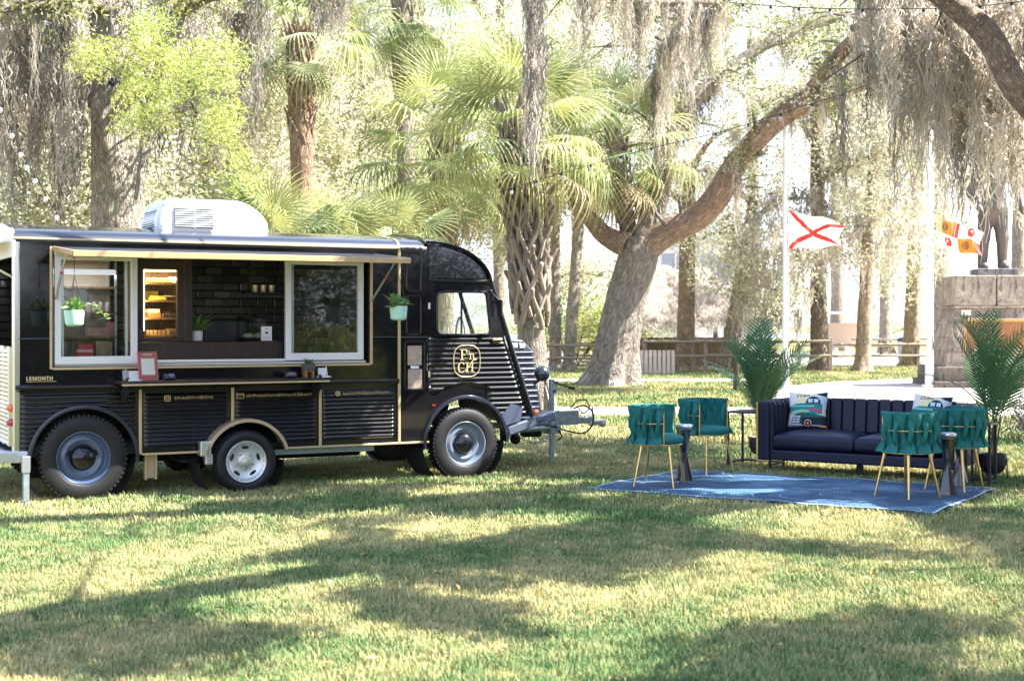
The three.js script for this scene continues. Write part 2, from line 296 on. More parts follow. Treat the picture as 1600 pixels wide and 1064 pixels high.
// spread copies of a few geometries over places [position, scale, optional stretch]
function scatter(t, name, geos, mat, places, tint, hang = false) {
  const by = geos.map(() => [[], []]);
  for (const [p, s, sy] of places) { const b = by[Math.floor(rnd() * geos.length)]; b[0].push(M4(p.clone().sub(t.position), hang ? Q(rr(-.05, .05), rr(0, 6.28), rr(-.05, .05)) : Q(rr(-.5, .5), rr(0, 6.28), rr(-.5, .5)), V(s, sy ?? s, s))); b[1].push(tint(p)); }
  by.forEach(([m, c], i) => m.length && many(t, name, geos[i], mat, m, c));
}
const local = (t, g) => g.translate(-t.position.x, -t.position.y, -t.position.z);
const along = (pts, t) => new THREE.CatmullRomCurve3(pts, false, 'centripetal').getPoint(t);
function inBlob(n, c, r, shell = .35) { const o = []; while (o.length < n) { const d = V(rr(-1, 1), rr(-1, 1), rr(-1, 1)), l = d.length(); if (l > 1 || l < shell * rnd()) continue; o.push(V(c.x + d.x * r[0], c.y + d.y * r[1], c.z + d.z * r[2])); } return o; }

// fan leaf of a cabbage palm: stalk along x, pleated blade beyond it
function fanLeaf(stalk, len, nseg, spread, droop, split) {
  const p = [], x = []; const q = [];
  for (let i = 0; i <= 6; i++) { const t = i / 6, w = lerp(.022, .009, t), y = .12 * stalk * sin(t * PI * .5); const k = p.length / 3; p.push(t * stalk, y, -w, t * stalk, y + w * .8, 0, t * stalk, y, w); if (i < 6) for (const a of [0, 1]) x.push(k + a, k + a + 1, k + a + 3, k + a + 1, k + a + 4, k + a + 3); }
  const ox = stalk, oy = .12 * stalk;
  for (let s = 0; s < nseg; s++) {
    const a = lerp(-spread, spread, (s + .5) / nseg), L = len * (1 - .28 * Math.abs(a) / PI) * rr(.9, 1.06), da = spread / nseg, wob = rr(-.03, .03), n = 6, dr = droop * rr(.7, 1.35);
    for (let i = 0; i <= n; i++) {
      const t = i / n, r = L * t, w = t < split ? r * Math.tan(da) : L * split * Math.tan(da) * (1 - (t - split) / (1 - split)) * .8;
      const fall = -dr * L * (t > .35 ? (t - .35) ** 2 * 1.6 : 0) - .22 * Math.abs(sin(a)) * r * .5 - .12 * r * t, aa = a + wob * t, shrink = 1 - Math.min(.6, dr * .55 * Math.max(0, t - .35));
      const cx = ox + cos(aa) * r * shrink, cz = sin(aa) * r * shrink, ex = -sin(aa) * w, ez = cos(aa) * w, k = p.length / 3;
      p.push(cx - ex, oy + fall, cz - ez, cx, oy + fall - w * .5, cz, cx + ex, oy + fall, cz + ez);
      if (i < n) for (const b of [0, 1]) x.push(k + b, k + b + 1, k + b + 3, k + b + 1, k + b + 4, k + b + 3);
    }
  }
  return geoFrom(p, x);
}
reseed(31);
const FAN = [fanLeaf(.8, 1.05, 30, 2.3, .45, .30), fanLeaf(.9, 1.1, 30, 2.2, .75, .28), fanLeaf(.7, 1.0, 28, 2.35, 1.15, .26), fanLeaf(.7, .95, 28, 2.1, .15, .32)];
const FANS = [FAN[0], FAN[1], FAN[2], FAN[3]];
const frondMat = [[.16, .21, .07], [.27, .31, .10], [.47, .47, .18], [.33, .35, .16]].map((c) => leafMat({ color: C(...c), roughness: .97, transmission: .32 }));
const deadFrond = leafMat({ color: C(.36, .27, .15), roughness: .9, transmission: .3 });
// leaf base that stays on the trunk: a split, tapering wedge
const boot = merge([...[-1, 1].map((k) => limb([V(k * .125, -.03, 0), V(k * .095, .13, .045), V(k * .03, .30, .085), V(0, .40, .12)], [.034, .031, .027, .024], { rs: 7, len: 7, rough: .10 }).scale(1, 1, .75)), limb([V(0, .36, .10), V(.01, .46, .16)], [.036, .026], { rs: 7, len: 3, rough: .12 }).scale(1, 1, .8)]);
function fanPalm(name, label, base, top, r0, r1, o) {
  const t = thing(name, label, 'palm tree', base, 0, o.group), mid = base.clone().lerp(top, .5).add(V(...(o.bend ?? [0, 0, 0])));
  const pts = [base.clone().add(V(0, -.1, 0)), mid, top], smooth = o.smooth ?? .4;
  part(t, 'trunk', local(t, limb(pts, [r0, r0 * .92, r1, r1], { rs: 20, len: 50, rough: .05, furrow: .10, flare: o.flare ?? .25 })), o.bark);
  const H = top.y - base.y;
  if (o.roots) { const rt = []; for (let i = 0; i < 46; i++) { const q = rr(0, 6.28), R = r0 * rr(1.2, 1.9); rt.push(rod(V(cos(q) * r0 * .9, rr(.35, .75), sin(q) * r0 * .9), V(cos(q + .1) * R, -.02, sin(q + .1) * R), .012, .02, 5)); } part(t, 'root', rt, o.rootMat, null, 'stuff'); }
  for (let i = 0; i < o.boots; i++) {
    const k = i / o.boots, y = smooth + (1 - smooth) * k * .97, q = i * 2.4, c = along(pts, y).sub(t.position), R = lerp(r0 * .9, r1, y) * .98;
    const b = part(t, 'leaf_base', boot, o.bootMats[i % o.bootMats.length]); b.position.set(c.x + sin(q) * R, c.y, c.z + cos(q) * R); b.rotation.set(0, q, 0, 'YXZ'); b.scale.setScalar(rr(.85, 1.25) * (o.bootScale ?? 1)); b.rotation.x = rr(-.1, .14);
  }
  const T = top.clone().sub(t.position);
  for (let i = 0; i < o.fronds; i++) {
    const k = i / o.fronds, q = i * 2.39996 + rr(-.3, .3), el = lerp(1.4, o.low ?? -1.0, Math.pow(k, .85)) + rr(-.15, .15), dead = k > (o.dead ?? .88);
    const f = part(t, 'frond', FANS[k < .25 ? 3 : k < .5 ? 0 : k < .72 ? 1 : 2], dead ? deadFrond : frondMat[Math.floor(rnd() * 4)]);
    f.position.set(T.x + cos(q) * r1 * .6, T.y - k * (o.crownH ?? .7), T.z - sin(q) * r1 * .6); f.rotation.set(rr(-.25, .25), q, el, 'YZX'); f.scale.setScalar((o.size ?? 1) * rr(.85, 1.12));
  }
  return t;
}

// ---------------------------------------------------------------- trees
reseed(101);
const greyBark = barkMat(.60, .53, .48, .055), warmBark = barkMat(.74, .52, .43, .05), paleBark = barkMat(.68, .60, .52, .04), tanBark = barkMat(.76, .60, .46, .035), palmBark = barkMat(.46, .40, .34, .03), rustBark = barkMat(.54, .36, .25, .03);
const bootMats = [std(C(.50, .44, .37), .9, 0, { map: woodTex }), std(C(.38, .32, .27), .9, 0, { map: woodTex }), std(C(.58, .52, .45), .9, 0, { map: woodTex })];
const rustBoots = [std(C(.56, .42, .30), .9, 0, { map: woodTex }), std(C(.44, .28, .17), .9, 0, { map: woodTex }), std(C(.62, .52, .42), .9, 0, { map: woodTex })];

function addLimb(t, name, pts, radii, mat, o = {}) { return part(t, name, local(t, limb(pts, radii, o)), mat, o.label); }
// side branches along a limb; returns where leaves and moss can sit
function branches(t, pts, n, len, r, mat, ends, o = {}) {
  const g = [];
  for (let i = 0; i < n; i++) {
    const k = lerp(o.from ?? .25, 1, (i + rnd() * .8) / n), a = along(pts, k), q = rr(0, 6.28), L = len * rr(.6, 1.2), d = V(cos(q), rr(o.lo ?? -.25, o.hi ?? .6), sin(q)).multiplyScalar(L);
    const m = a.clone().addScaledVector(d, .5).add(V(rr(-.1, .1) * L, rr(0, .18) * L, rr(-.1, .1) * L)), e = a.clone().add(d).add(V(0, -.12 * L, 0));
    g.push(limb([a, m, e], [r, r * .6, r * .2], { rs: 6, len: 7, rough: .08, cap: false })); ends.push([a, m, e]);
  }
  if (g.length) part(t, 'branch', local(t, merge(g)), mat, null, 'stuff');
}
const onTwigs = (ends, per, jit, s0, s1) => { const o = []; for (const e of ends) for (let i = 0; i < per; i++) { const k = rr(.35, 1.05), p = along(e, Math.min(1, k)); o.push([p.add(V(rr(-1, 1), rr(-.6, .8), rr(-1, 1)).multiplyScalar(jit)), rr(s0, s1)]); } return o; };
const hangFrom = (ends, per, l0, l1, w = 1) => { const o = []; for (const e of ends) for (let i = 0; i < per; i++) { const p = along(e, rr(.05, 1)); o.push([p.add(V(rr(-.08, .08), 0, rr(-.08, .08))), rr(.7, 1.4) * w, rr(l0, l1)]); } return o; };

// the leaning live oak in the middle distance
{
  const base = ground(952, 603), D = -base.z;
  const t = thing('live_oak', 'leaning live oak with thick grey trunk and long reddish limbs behind the sofa', 'tree', base), A = (x, y, d = 0) => at(x, y, D + d);
  const trunk = [base.clone().add(V(0, -.1, 0)), A(962, 545), A(978, 470), A(996, 405), A(1003, 372)];
  addLimb(t, 'trunk', trunk, [.53, .50, .49, .48, .48, .40], greyBark, { rs: 72, len: 110, rough: .05, furrow: .12, flare: .55 });
  // the dark hollow at the foot
  part(t, 'hollow', local(t, sph(.16, base.x + .06, .24, base.z + .64, .9, 1.5, .45)), M.matteBlack);
  const right = [A(1000, 392), A(1038, 366, -.2), A(1082, 345, -.5), A(1120, 310, -.9), A(1150, 258, -1.4), A(1192, 208, -1.8), A(1236, 170, -2.2), A(1262, 150, -2.4)];
  const up = [A(1258, 160, -2.4), A(1292, 110, -2.8), A(1330, 66, -3.2), A(1372, 30, -3.6), A(1440, -10, -4), A(1520, -60, -4.6)];
  const low = [A(1240, 172, -2.3), A(1290, 152, -2.6), A(1345, 135, -2.9), A(1400, 112, -3.3), A(1460, 90, -3.6), A(1540, 80, -4)];
  const top = [A(1010, 380), A(1028, 300, .5), A(1050, 210, .9), A(1086, 155, 1.2), A(1122, 122, 1.4), A(1180, 80, 1.6), A(1260, 45, 1.8), A(1370, 12, 2)];
  const left = [A(985, 385), A(952, 372, .3), A(925, 345, .7), A(900, 318, 1.1), A(868, 270, 1.6), A(830, 190, 2), A(800, 60, 2.6)];
  const fore = [A(1050, 215, .9), A(1030, 130, -1), A(1060, 50, -3), A(1130, 8, -5), A(1000, 2, -6.5), A(900, -14, -8)];
  const crest = [A(1060, 200, 1), A(1080, 80, 1), A(1110, -80, .6), A(1170, -240, 0)];
  addLimb(t, 'limb', right, [.38, .34, .32, .30, .28, .26, .24, .20], warmBark, { rs: 40, len: 80, furrow: .10 });  // reddish limb bark holds warm bounced light besides lichen colour
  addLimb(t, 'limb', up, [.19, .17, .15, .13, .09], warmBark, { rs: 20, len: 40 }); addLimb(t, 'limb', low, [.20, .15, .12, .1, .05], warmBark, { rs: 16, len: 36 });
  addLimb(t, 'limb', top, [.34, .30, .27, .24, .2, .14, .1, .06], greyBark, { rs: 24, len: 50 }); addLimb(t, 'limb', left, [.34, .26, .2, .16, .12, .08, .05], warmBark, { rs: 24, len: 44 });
  addLimb(t, 'limb', fore, [.24, .2, .16, .12, .08, .05], greyBark, { rs: 16, len: 44 }); addLimb(t, 'limb', crest, [.24, .2, .14, .08], greyBark, { rs: 16, len: 30 });
  const ends = [];
  branches(t, up, 12, 1.8, .045, greyBark, ends); branches(t, low, 12, 1.6, .04, greyBark, ends); branches(t, top, 16, 1.9, .045, greyBark, ends); branches(t, left, 12, 1.5, .04, greyBark, ends, { from: .5 }); branches(t, fore, 16, 1.6, .04, greyBark, ends); branches(t, crest, 20, 2.6, .05, greyBark, ends); branches(t, right, 7, 1.2, .03, greyBark, ends, { from: .45 });
  scatter(t, 'crown', CL.oak, LEAF, onTwigs(ends, 6, .35, .9, 1.7), () => rnd() < .4 ? paleTint() : oakTint());
  const fern = []; for (let i = 0; i < 150; i++) { const l = [right, right, up, low, top][i % 5], p = along(l, rr(.1, 1)); fern.push([p.add(V(rr(-.12, .12), rr(.14, .30) * (l === right ? 1.15 : .6), rr(-.05, .25))), rr(.3, .6)]); }
  scatter(t, 'resurrection_fern', [leafClump(60, .2, .07, .35, .35)], LEAF, fern, () => oakTint().lerp(paleTint(), .35));
  const stubs = []; for (let i = 0; i < 7; i++) { const p = along(right, rr(.15, .9)), q = rr(-.6, 2.4); stubs.push(limb([p, p.clone().add(V(cos(q) * .35, sin(q) * .42, rr(0, .4))), p.clone().add(V(cos(q) * .6, sin(q) * .6 + .15, rr(0, .5)))], [.07, .05, .03], { rs: 8, len: 8 })); } part(t, 'branch_stub', local(t, merge(stubs)), greyBark, null, 'stuff');
  const lines = [up, top, fore, crest];
  scatter(t, 'spanish_moss', HANK, MOSS, [...hangFrom(ends, 1, .5, 1.4, 1.4), ...hangFrom(lines, 14, .6, 1.7, 1.6), ...hangFrom([fore], 34, .8, 2.0, 1.6)], mossTint, true);
}

// the oak that stands off to the right: it shades the lawn and its moss hangs into the picture
{
  const base = V(8.2, 0, -13.6), t = thing('live_oak', 'near live oak whose moss-hung limbs reach in from the upper right', 'tree', base);
  addLimb(t, 'trunk', [V(8.2, -.1, -13.6), V(8.0, 1.4, -13.6), V(7.6, 2.6, -13.5), V(7.5, 4.2, -13.4)], [.62, .55, .52, .46], greyBark, { rs: 40, len: 50, furrow: .12, flare: .5 });
  const limbs = [
    [[V(7.9, 1.5, -13.5), V(6.4, 2.3, -13.2), at(1600, 150, 12.9), at(1545, 55, 13), at(1490, 8, 13.1), at(1400, -60, 13.2), V(1.6, 6.0, -12.6), V(-.6, 6.4, -12)], [.2, .16, .125, .118, .108, .09, .07, .03]],
    [[V(7.5, 4.1, -13.4), V(6.6, 5.0, -14.3), V(5.2, 5.4, -15.2), V(3.6, 5.5, -15.8), V(1.8, 5.9, -16.2), V(-.5, 6.6, -16.4)], [.3, .24, .2, .16, .12, .05]],
    [[V(7.5, 4.1, -13.4), V(7.2, 5.6, -12), V(6.2, 6.7, -10), V(5.0, 7.4, -8), V(3.4, 7.9, -6.2), V(1, 8.3, -4.6)], [.32, .26, .22, .18, .12, .05]],
    [[V(7.5, 4.1, -13.4), V(8.4, 5.8, -11.8), V(9.6, 7, -9.2), V(10.2, 7.8, -6.4), V(10, 8.4, -3.6)], [.3, .24, .2, .14, .06]],
    [[V(7.5, 4.1, -13.4), V(6.4, 6.6, -12.6), V(4.8, 7.8, -11.2), V(2.6, 8.6, -10.2), V(0, 9, -9.4), V(-3, 9.2, -9)], [.3, .26, .2, .16, .1, .05]],
    [[V(7.5, 4.1, -13.4), V(9, 6.2, -13.6), V(11, 7.6, -13), V(13.2, 8.6, -12), V(15.5, 9, -11)], [.3, .24, .18, .12, .05]],
    [[V(7.5, 4.1, -13.4), V(7.4, 6.4, -15), V(6.6, 7.8, -17.4), V(5.6, 8.6, -20), V(4, 9, -22)], [.3, .24, .18, .12, .05]],
    [[V(6.6, 5.0, -14.3), V(6.2, 5.3, -16), V(5.6, 5.6, -18), V(4.8, 5.7, -20)], [.18, .14, .1, .05]],
  ];
  const ends = [], hangers = [];
  limbs.forEach(([pts, r], i) => { addLimb(t, 'limb', pts, r, i ? greyBark : barkMat(.66, .50, .42, .045), { rs: 24, len: 56, furrow: .12 }); branches(t, pts, i === 0 ? 9 : i === 1 || i === 7 ? 13 : 20, i < 2 || i === 7 ? 1.1 : 1.9, .03, greyBark, ends, { from: i === 0 ? .6 : .3, lo: i === 1 || i === 7 ? 0 : -.25 }); if (i === 1 || i === 7) hangers.push(pts, pts); });
  scatter(t, 'crown', CL.oak, LEAF, onTwigs(ends, 1, .3, .8, 1.5).filter(([p]) => (p.z > -14.2 || p.x < 5) && p.x > 5.5 && p.y > EYE + 470 / F * -p.z || p.x > .4 * -p.z), oakTint);
  const dapple = []; for (let i = 0; i < 54; i++) {                                    // flat leaf pads added out of view, shaped to dapple the lawn
    const b = V(rr(.5, 13.5), rr(5.6, 7.4), rr(-16, -3.4)), r = rr(.16, .56), e = rr(1.3, 3.4), n = Math.floor(70 * r * r * e + 8), q = rr(0, 3.14); if (b.z < -13.8 && b.x > 5.5) continue;
    for (let k = 0; k < n; k++) { const a = rr(0, 6.28), m = Math.sqrt(rnd()) * (1 + .5 * nz(cos(a) * 1.7 + i, sin(a) * 1.7, 3)), u = r * e * m * cos(a), w = r * .8 * m * sin(a), p = V(b.x + u * cos(q) - w * sin(q), b.y + rr(-.12, .12) - .12 * m * m, b.z + u * sin(q) + w * cos(q)); if (p.y > EYE + 505 / F * -p.z || p.x > .4 * -p.z) dapple.push([p, rr(1.2, 1.8)]); }
  }
  scatter(t, 'crown', [leafClump(90, .13, .062, .6)], phy({ color: 0xffffff, roughness: .97, side: THREE.DoubleSide, transmission: .25, thickness: 0 }), dapple, oakTint);
  // moss curtain that shows in the upper right corner
  const cur = [];
  for (let i = 0; i < 170; i++) { const d = rr(13.6, 18.5), px = rr(1385, 1640), len = rr(.45, 1.5) * (px > 1430 ? 1.25 : .8); cur.push([at(px, rr(-60, 150) * (rnd() < .6 ? .5 : 1), d), rr(.9, 1.7), len]); }
  for (let i = 0; i < 46; i++) cur.push([at(rr(1490, 1600), rr(60, 215), rr(13.4, 16)), rr(.9, 1.5), rr(.5, .95)]);
  const twigs = [];
  for (let i = 0; i < 26; i++) { const d = rr(14, 18), a = at(rr(1400, 1640), rr(-60, 120), d); twigs.push([a, a.clone().add(V(rr(-.4, .4), rr(-.15, .1), rr(-.3, .3))), a.clone().add(V(rr(-.9, .9), rr(-.4, -.05), rr(-.5, .5)))]); }
  part(t, 'branch', local(t, merge(twigs.map((e) => limb(e, [.02, .014, .006], { rs: 5, len: 6, cap: false })))), greyBark, null, 'stuff');
  scatter(t, 'spanish_moss', HANK, MOSS, [...cur, ...hangFrom(hangers, 22, .5, 1.5, 1.3).filter(([p]) => p.x > .262 * -p.z), ...hangFrom(twigs, 5, .4, 1.5, 1.1), ...hangFrom(ends, 1, .5, 1.1, 1.3).filter(([p]) => p.x > 6)], mossTint, true);
}

// the pale oak rising behind the truck, with sunlit sprays of young leaves
{
  const D = 21, base = V((183 - 800) / F * D, 0, -D), A = (x, y, d = 0) => at(x, y, D + d);
  const t = thing('live_oak', 'tall pale oak trunk rising behind the rear of the black truck', 'tree', base);
  const trunk = [base.clone().add(V(0, -.1, 0)), A(183, 480), A(184, 340), A(182, 240), A(178, 120), A(172, 0), A(168, -120), A(180, -260)];
  addLimb(t, 'trunk', trunk, [.44, .39, .38, .37, .33, .31, .29, .2], barkMat(.78, .70, .60, .055), { rs: 64, len: 120, furrow: .13, flare: .5 });
  const fork = [A(196, 290), A(216, 225, .3), A(244, 170, .5), A(264, 90, .7), A(272, 0, .9), A(290, -120, 1.2)];
  addLimb(t, 'limb', fork, [.22, .2, .2, .2, .2, .14], barkMat(.78, .70, .60, .05), { rs: 32, len: 60, furrow: .1 });
  part(t, 'knot_hole', local(t, sph(.06, 0, 0, 0, .9, 1.1, .5).translate(...A(172, 129, -.3).toArray())), M.matteBlack);
  const l1 = [A(172, 20), A(120, -10, -1), A(60, 0, -2), A(-20, 20, -2.6)], l2 = [A(180, 200), A(120, 130, .4), A(70, 100, .8), A(10, 60, 1)], l3 = [A(270, 20, .9), A(330, -10, .4), A(400, -20, 0), A(500, -30, -.4)];
  for (const l of [l1, l2, l3]) addLimb(t, 'limb', l, [.14, .12, .09, .05], greyBark, { rs: 12, len: 26 });
  const ends = []; branches(t, l1, 12, 1.3, .03, greyBark, ends); branches(t, l2, 9, 1.2, .03, greyBark, ends); branches(t, l3, 12, 1.2, .03, greyBark, ends);
  scatter(t, 'crown', CL.oak, LEAF, onTwigs(ends, 5, .3, .8, 1.4), oakTint);
  const lime = [];
  for (const [x, y, rx, ry, n] of [[165, 92, 58, 30, 38], [235, 60, 42, 44, 34], [250, 120, 50, 42, 38], [232, 165, 46, 42, 38], [300, 100, 34, 40, 22], [350, 105, 38, 36, 26], [330, 175, 44, 30, 24], [215, 195, 30, 24, 16], [345, 230, 24, 40, 16], [380, 265, 26, 34, 14]]) for (let i = 0; i < n; i++) { const q = rr(0, 6.28), r = Math.sqrt(rnd()); lime.push([at(x + rx * r * cos(q), y + ry * r * sin(q), rr(17.6, 19.6)), rr(.45, .95)]); }
  scatter(t, 'young_leaves', CL.spray, LEAF, lime, limeTint);
  const spr = []; for (let i = 0; i < 14; i++) { const e = lime[Math.floor(rnd() * lime.length)][0]; const s = A(rr(180, 280), rr(60, 200), -.2); spr.push(limb([s, s.clone().lerp(e, .5).add(V(0, .15, 0)), e], [.02, .013, .006], { rs: 5, len: 8, cap: false })); }
  part(t, 'branch', local(t, merge(spr)), greyBark, null, 'stuff');
  const moss = []; for (let i = 0; i < 120; i++) { const x = rr(-40, 132); moss.push([at(x, rr(-70, 190), rr(19, 23)), rr(1, 2), rr(.7, 1.9)]); }
  for (let i = 0; i < 50; i++) moss.push([at(rr(240, 420), rr(-60, 170), rr(21.8, 25)), rr(1, 2), rr(.6, 1.6)]);
  for (let i = 0; i < 26; i++) moss.push([at(rr(480, 540), rr(-50, 10), rr(21, 25)), rr(1, 1.8), rr(.4, 1.0)]);
  for (let i = 0; i < 26; i++) moss.push([at(rr(822, 850), rr(-60, 130), rr(20, 21.5)), rr(.8, 1.3), rr(.7, 1.6)]);
  scatter(t, 'spanish_moss', HANK, MOSS, moss, () => { const c = mossTint(); return c.multiplyScalar(rnd() < .55 ? .45 : .85); }, true);  // moss tint lowered: the shade at upper left is put into the colour
}

// the two cabbage palms beyond the truck's nose, and the palm behind its roof
fanPalm('cabbage_palm', 'big cabbage palm with criss-cross leaf bases right of the truck nose', ground(836, 648), at(812, 185, 24.6), .25, .27, { boots: 92, smooth: .30, fronds: 40, dead: .96, low: -.55, bootScale: 1.35, bark: palmBark, bootMats, roots: true, rootMat: std(C(.45, .39, .31), .9), flare: .35, size: 1.2, crownH: .7, bend: [.02, 0, 0] });
fanPalm('cabbage_palm', 'shorter cabbage palm half hidden behind the criss-cross palm and truck roof', V(-1.35, 0, -27.6), at(695, 200, 27.5), .22, .22, { boots: 40, smooth: .45, fronds: 40, dead: .86, low: -1.15, bark: palmBark, bootMats, size: 1.2, crownH: 1.0 });
fanPalm('cabbage_palm', 'palm crown of bright hanging fans between the criss-cross palm and leaning oak', V((985 - 800) / F * 36.4, 0, -36.4), at(958, 195, 35.2), .2, .2, { boots: 24, smooth: .6, fronds: 34, dead: .9, bark: palmBark, bootMats, size: 1.4, crownH: 1.1, bend: [.2, 0, 0] });
fanPalm('rusty_palm', 'palm with rust-brown upper trunk standing behind the roof air conditioner', V((478 - 800) / F * 30, 0, -30), at(468, 40, 30), .2, .25, { boots: 70, smooth: .68, fronds: 26, dead: .95, bark: rustBark, bootMats: rustBoots, size: 1.1, crownH: .5, bootScale: .8 });
fanPalm('cabbage_palm', 'high cabbage palm whose crown hangs above the shorter palm', V((640 - 800) / F * 33, 0, -33), at(628, -20, 33), .2, .2, { boots: 20, smooth: .7, fronds: 30, dead: .95, bark: palmBark, bootMats, size: 1.25, crownH: .8 });
{ // low palmettos behind the truck
  for (const [x, y, d, n, s, label] of [[425, 392, 19.5, 13, .95, 'low palmetto with upright green fans just right of the roof air conditioner'], [520, 400, 20.5, 12, .95, 'low palmetto with pale fans behind the middle of the truck roof'], [610, 392, 22, 12, 1.0, 'olive palmetto fans behind the front end of the truck roof']]) {
    const c = at(x, y, d), t = thing('palmetto', label, 'shrub', V(c.x, 0, c.z), 0, 'palmettos behind the truck');
    part(t, 'stem', limb([V(0, -.05, 0), V(.05, c.y * .6, 0), V(0, c.y, 0)], [.14, .12, .1], { rs: 10, len: 14 }), palmBark);
    for (let i = 0; i < n; i++) { const q = i * 2.4, f = part(t, 'frond', FANS[i % 2 ? 3 : 0], frondMat[i % 4]); f.position.set(0, c.y - .1, 0); f.rotation.set(rr(-.6, .6), q, rr(.35, 1.3), 'YZX'); f.scale.setScalar(s * rr(.75, 1.05)); }
  }
}

// trees of the middle and far distance
function parkTree(label, base, top, r0, bark, o) {
  const t = thing(o.name ?? 'park_tree', label, 'tree', base, 0, o.group), mid = base.clone().lerp(top, .5).add(V(...(o.bend ?? [0, 0, 0]))), pts = [base.clone().add(V(0, -.1, 0)), mid, top];
  addLimb(t, 'trunk', pts, [r0, r0 * .86, r0 * .62], bark, { rs: 28, len: 50, furrow: .1, flare: o.flare ?? .4 });
  const ends = [], H = top.y;
  for (let i = 0; i < (o.limbs ?? 5); i++) {
    const k = lerp(o.from ?? .5, .98, i / ((o.limbs ?? 5) - .5)), a = along(pts, k), q = i * 2.4 + rr(-.4, .4), L = (o.reach ?? 3.2) * rr(.7, 1.15), e = a.clone().add(V(cos(q) * L, L * rr(.15, .55), sin(q) * L)), l = [a, a.clone().lerp(e, .5).add(V(0, .25 * L * rr(.4, 1), 0)), e];
    addLimb(t, 'limb', l, [r0 * .42, r0 * .28, r0 * .1], bark, { rs: 10, len: 16 }); branches(t, l, o.twigs ?? 6, L * .5, .03, bark, ends);
  }
  const blob = (o.blobs ?? []).flatMap(([x, y, d, rx, ry, rz, n]) => inBlob(n, at(x, y, d), [rx, ry, rz], .3).map((p) => [p, rr(.8, 1.5)]));
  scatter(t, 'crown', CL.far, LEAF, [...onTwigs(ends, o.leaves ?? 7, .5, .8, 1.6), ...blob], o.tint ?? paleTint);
  const mb = (o.mossBlobs ?? []).flatMap(([x, y, d, rx, ry, rz, n]) => inBlob(n, at(x, y, d), [rx, ry, rz], .1).map((p) => [p, rr(1, 2), rr(.7, 1.9)]));
  if (o.moss !== 0) scatter(t, 'spanish_moss', HANKFAR, MOSS, [...hangFrom(ends, o.moss ?? 2, .6, 1.8, 1.4), ...mb], mossTint, true);
  return t;
}
reseed(202);
const g2 = 'park trees beyond the path';
parkTree('dark-footed straight tree trunk right behind the left potted palm', ground(1281, 580), at(1276, 90, 45), .28, barkMat(.50, .40, .33, .04), { limbs: 4, from: .6, reach: 2.8, leaves: 4, blobs: [[1290, 300, 44, 1.6, 2.0, 1.2, 20], [1215, 420, 42, 1.0, 1.6, 1.0, 18]], mossBlobs: [[1230, 380, 42, 1.2, 2.4, .8, 30], [1290, 330, 44, 1.4, 2.0, 1, 24]] });
parkTree('tan leaning trunk between the two flagpoles', ground(1348, 582), at(1382, 120, 44), .23, tanBark, { limbs: 4, from: .7, leaves: 4, bend: [-.12, 0, 0], blobs: [[1380, 300, 43, 1.4, 2.0, 1.2, 26]], mossBlobs: [[1390, 330, 43, 1.4, 1.8, 1, 26]] });
parkTree('pale tan trunk just left of the right flagpole', ground(1422, 573), at(1440, 150, 48), .27, tanBark, { limbs: 4, from: .6, leaves: 4, blobs: [[1420, 390, 46, 1.6, 1.6, 1.2, 50], [1440, 300, 47, 2.0, 1.8, 1.4, 30]], mossBlobs: [[1430, 330, 46, 1.8, 2.0, 1.2, 28]] });
parkTree('slim pale trunk far between the two tan trunks', V(19.2, 0, -73), at(1382, 250, 73), .3, paleBark, { limbs: 4, from: .55, reach: 3.4, blobs: [[1370, 380, 70, 4, 2.2, 2, 60]], moss: 1 });
parkTree('brown round trunk in front of the thatched hut', ground(1070, 580), at(1078, 250, 45), .30, barkMat(.64, .48, .37, .03), { limbs: 4, from: .7, reach: 2.6, flare: .25, leaves: 4, moss: 1, blobs: [[1130, 372, 44, 1.8, .35, .8, 16]], twigs: 3 });
parkTree('smooth grey trunk with flared foot right of the thatched hut', ground(1136, 577), at(1180, 300, 46), .27, paleBark, { limbs: 5, from: .55, reach: 2.6, flare: .6, leaves: 2, twigs: 3, blobs: [[1150, 420, 44, 1.6, .5, .8, 16], [1190, 450, 44, 1.2, 1.0, .8, 18]], mossBlobs: [[1190, 440, 44, 1.1, 1.8, .8, 26]] });
parkTree('straight pale slim trunk left of the leaning oak', V((868 - 800) / F * 47, 0, -47), at(866, 120, 47), .20, paleBark, { limbs: 4, from: .75, reach: 2.2, flare: .2, moss: 1 });
parkTree('slanting pale slim trunk beside the leaning oak', V((888 - 800) / F * 46, 0, -46), at(912, 240, 46), .21, paleBark, { limbs: 4, from: .7, reach: 2.2, flare: .2, moss: 1 });
parkTree('thin forked trunk leaning left behind the cabbage palm', V((872 - 800) / F * 49, 0, -49), at(842, 360, 49), .16, paleBark, { limbs: 3, from: .6, reach: 1.8, flare: .1, moss: 0 });
const wall = 'leafy trees massed behind the truck';
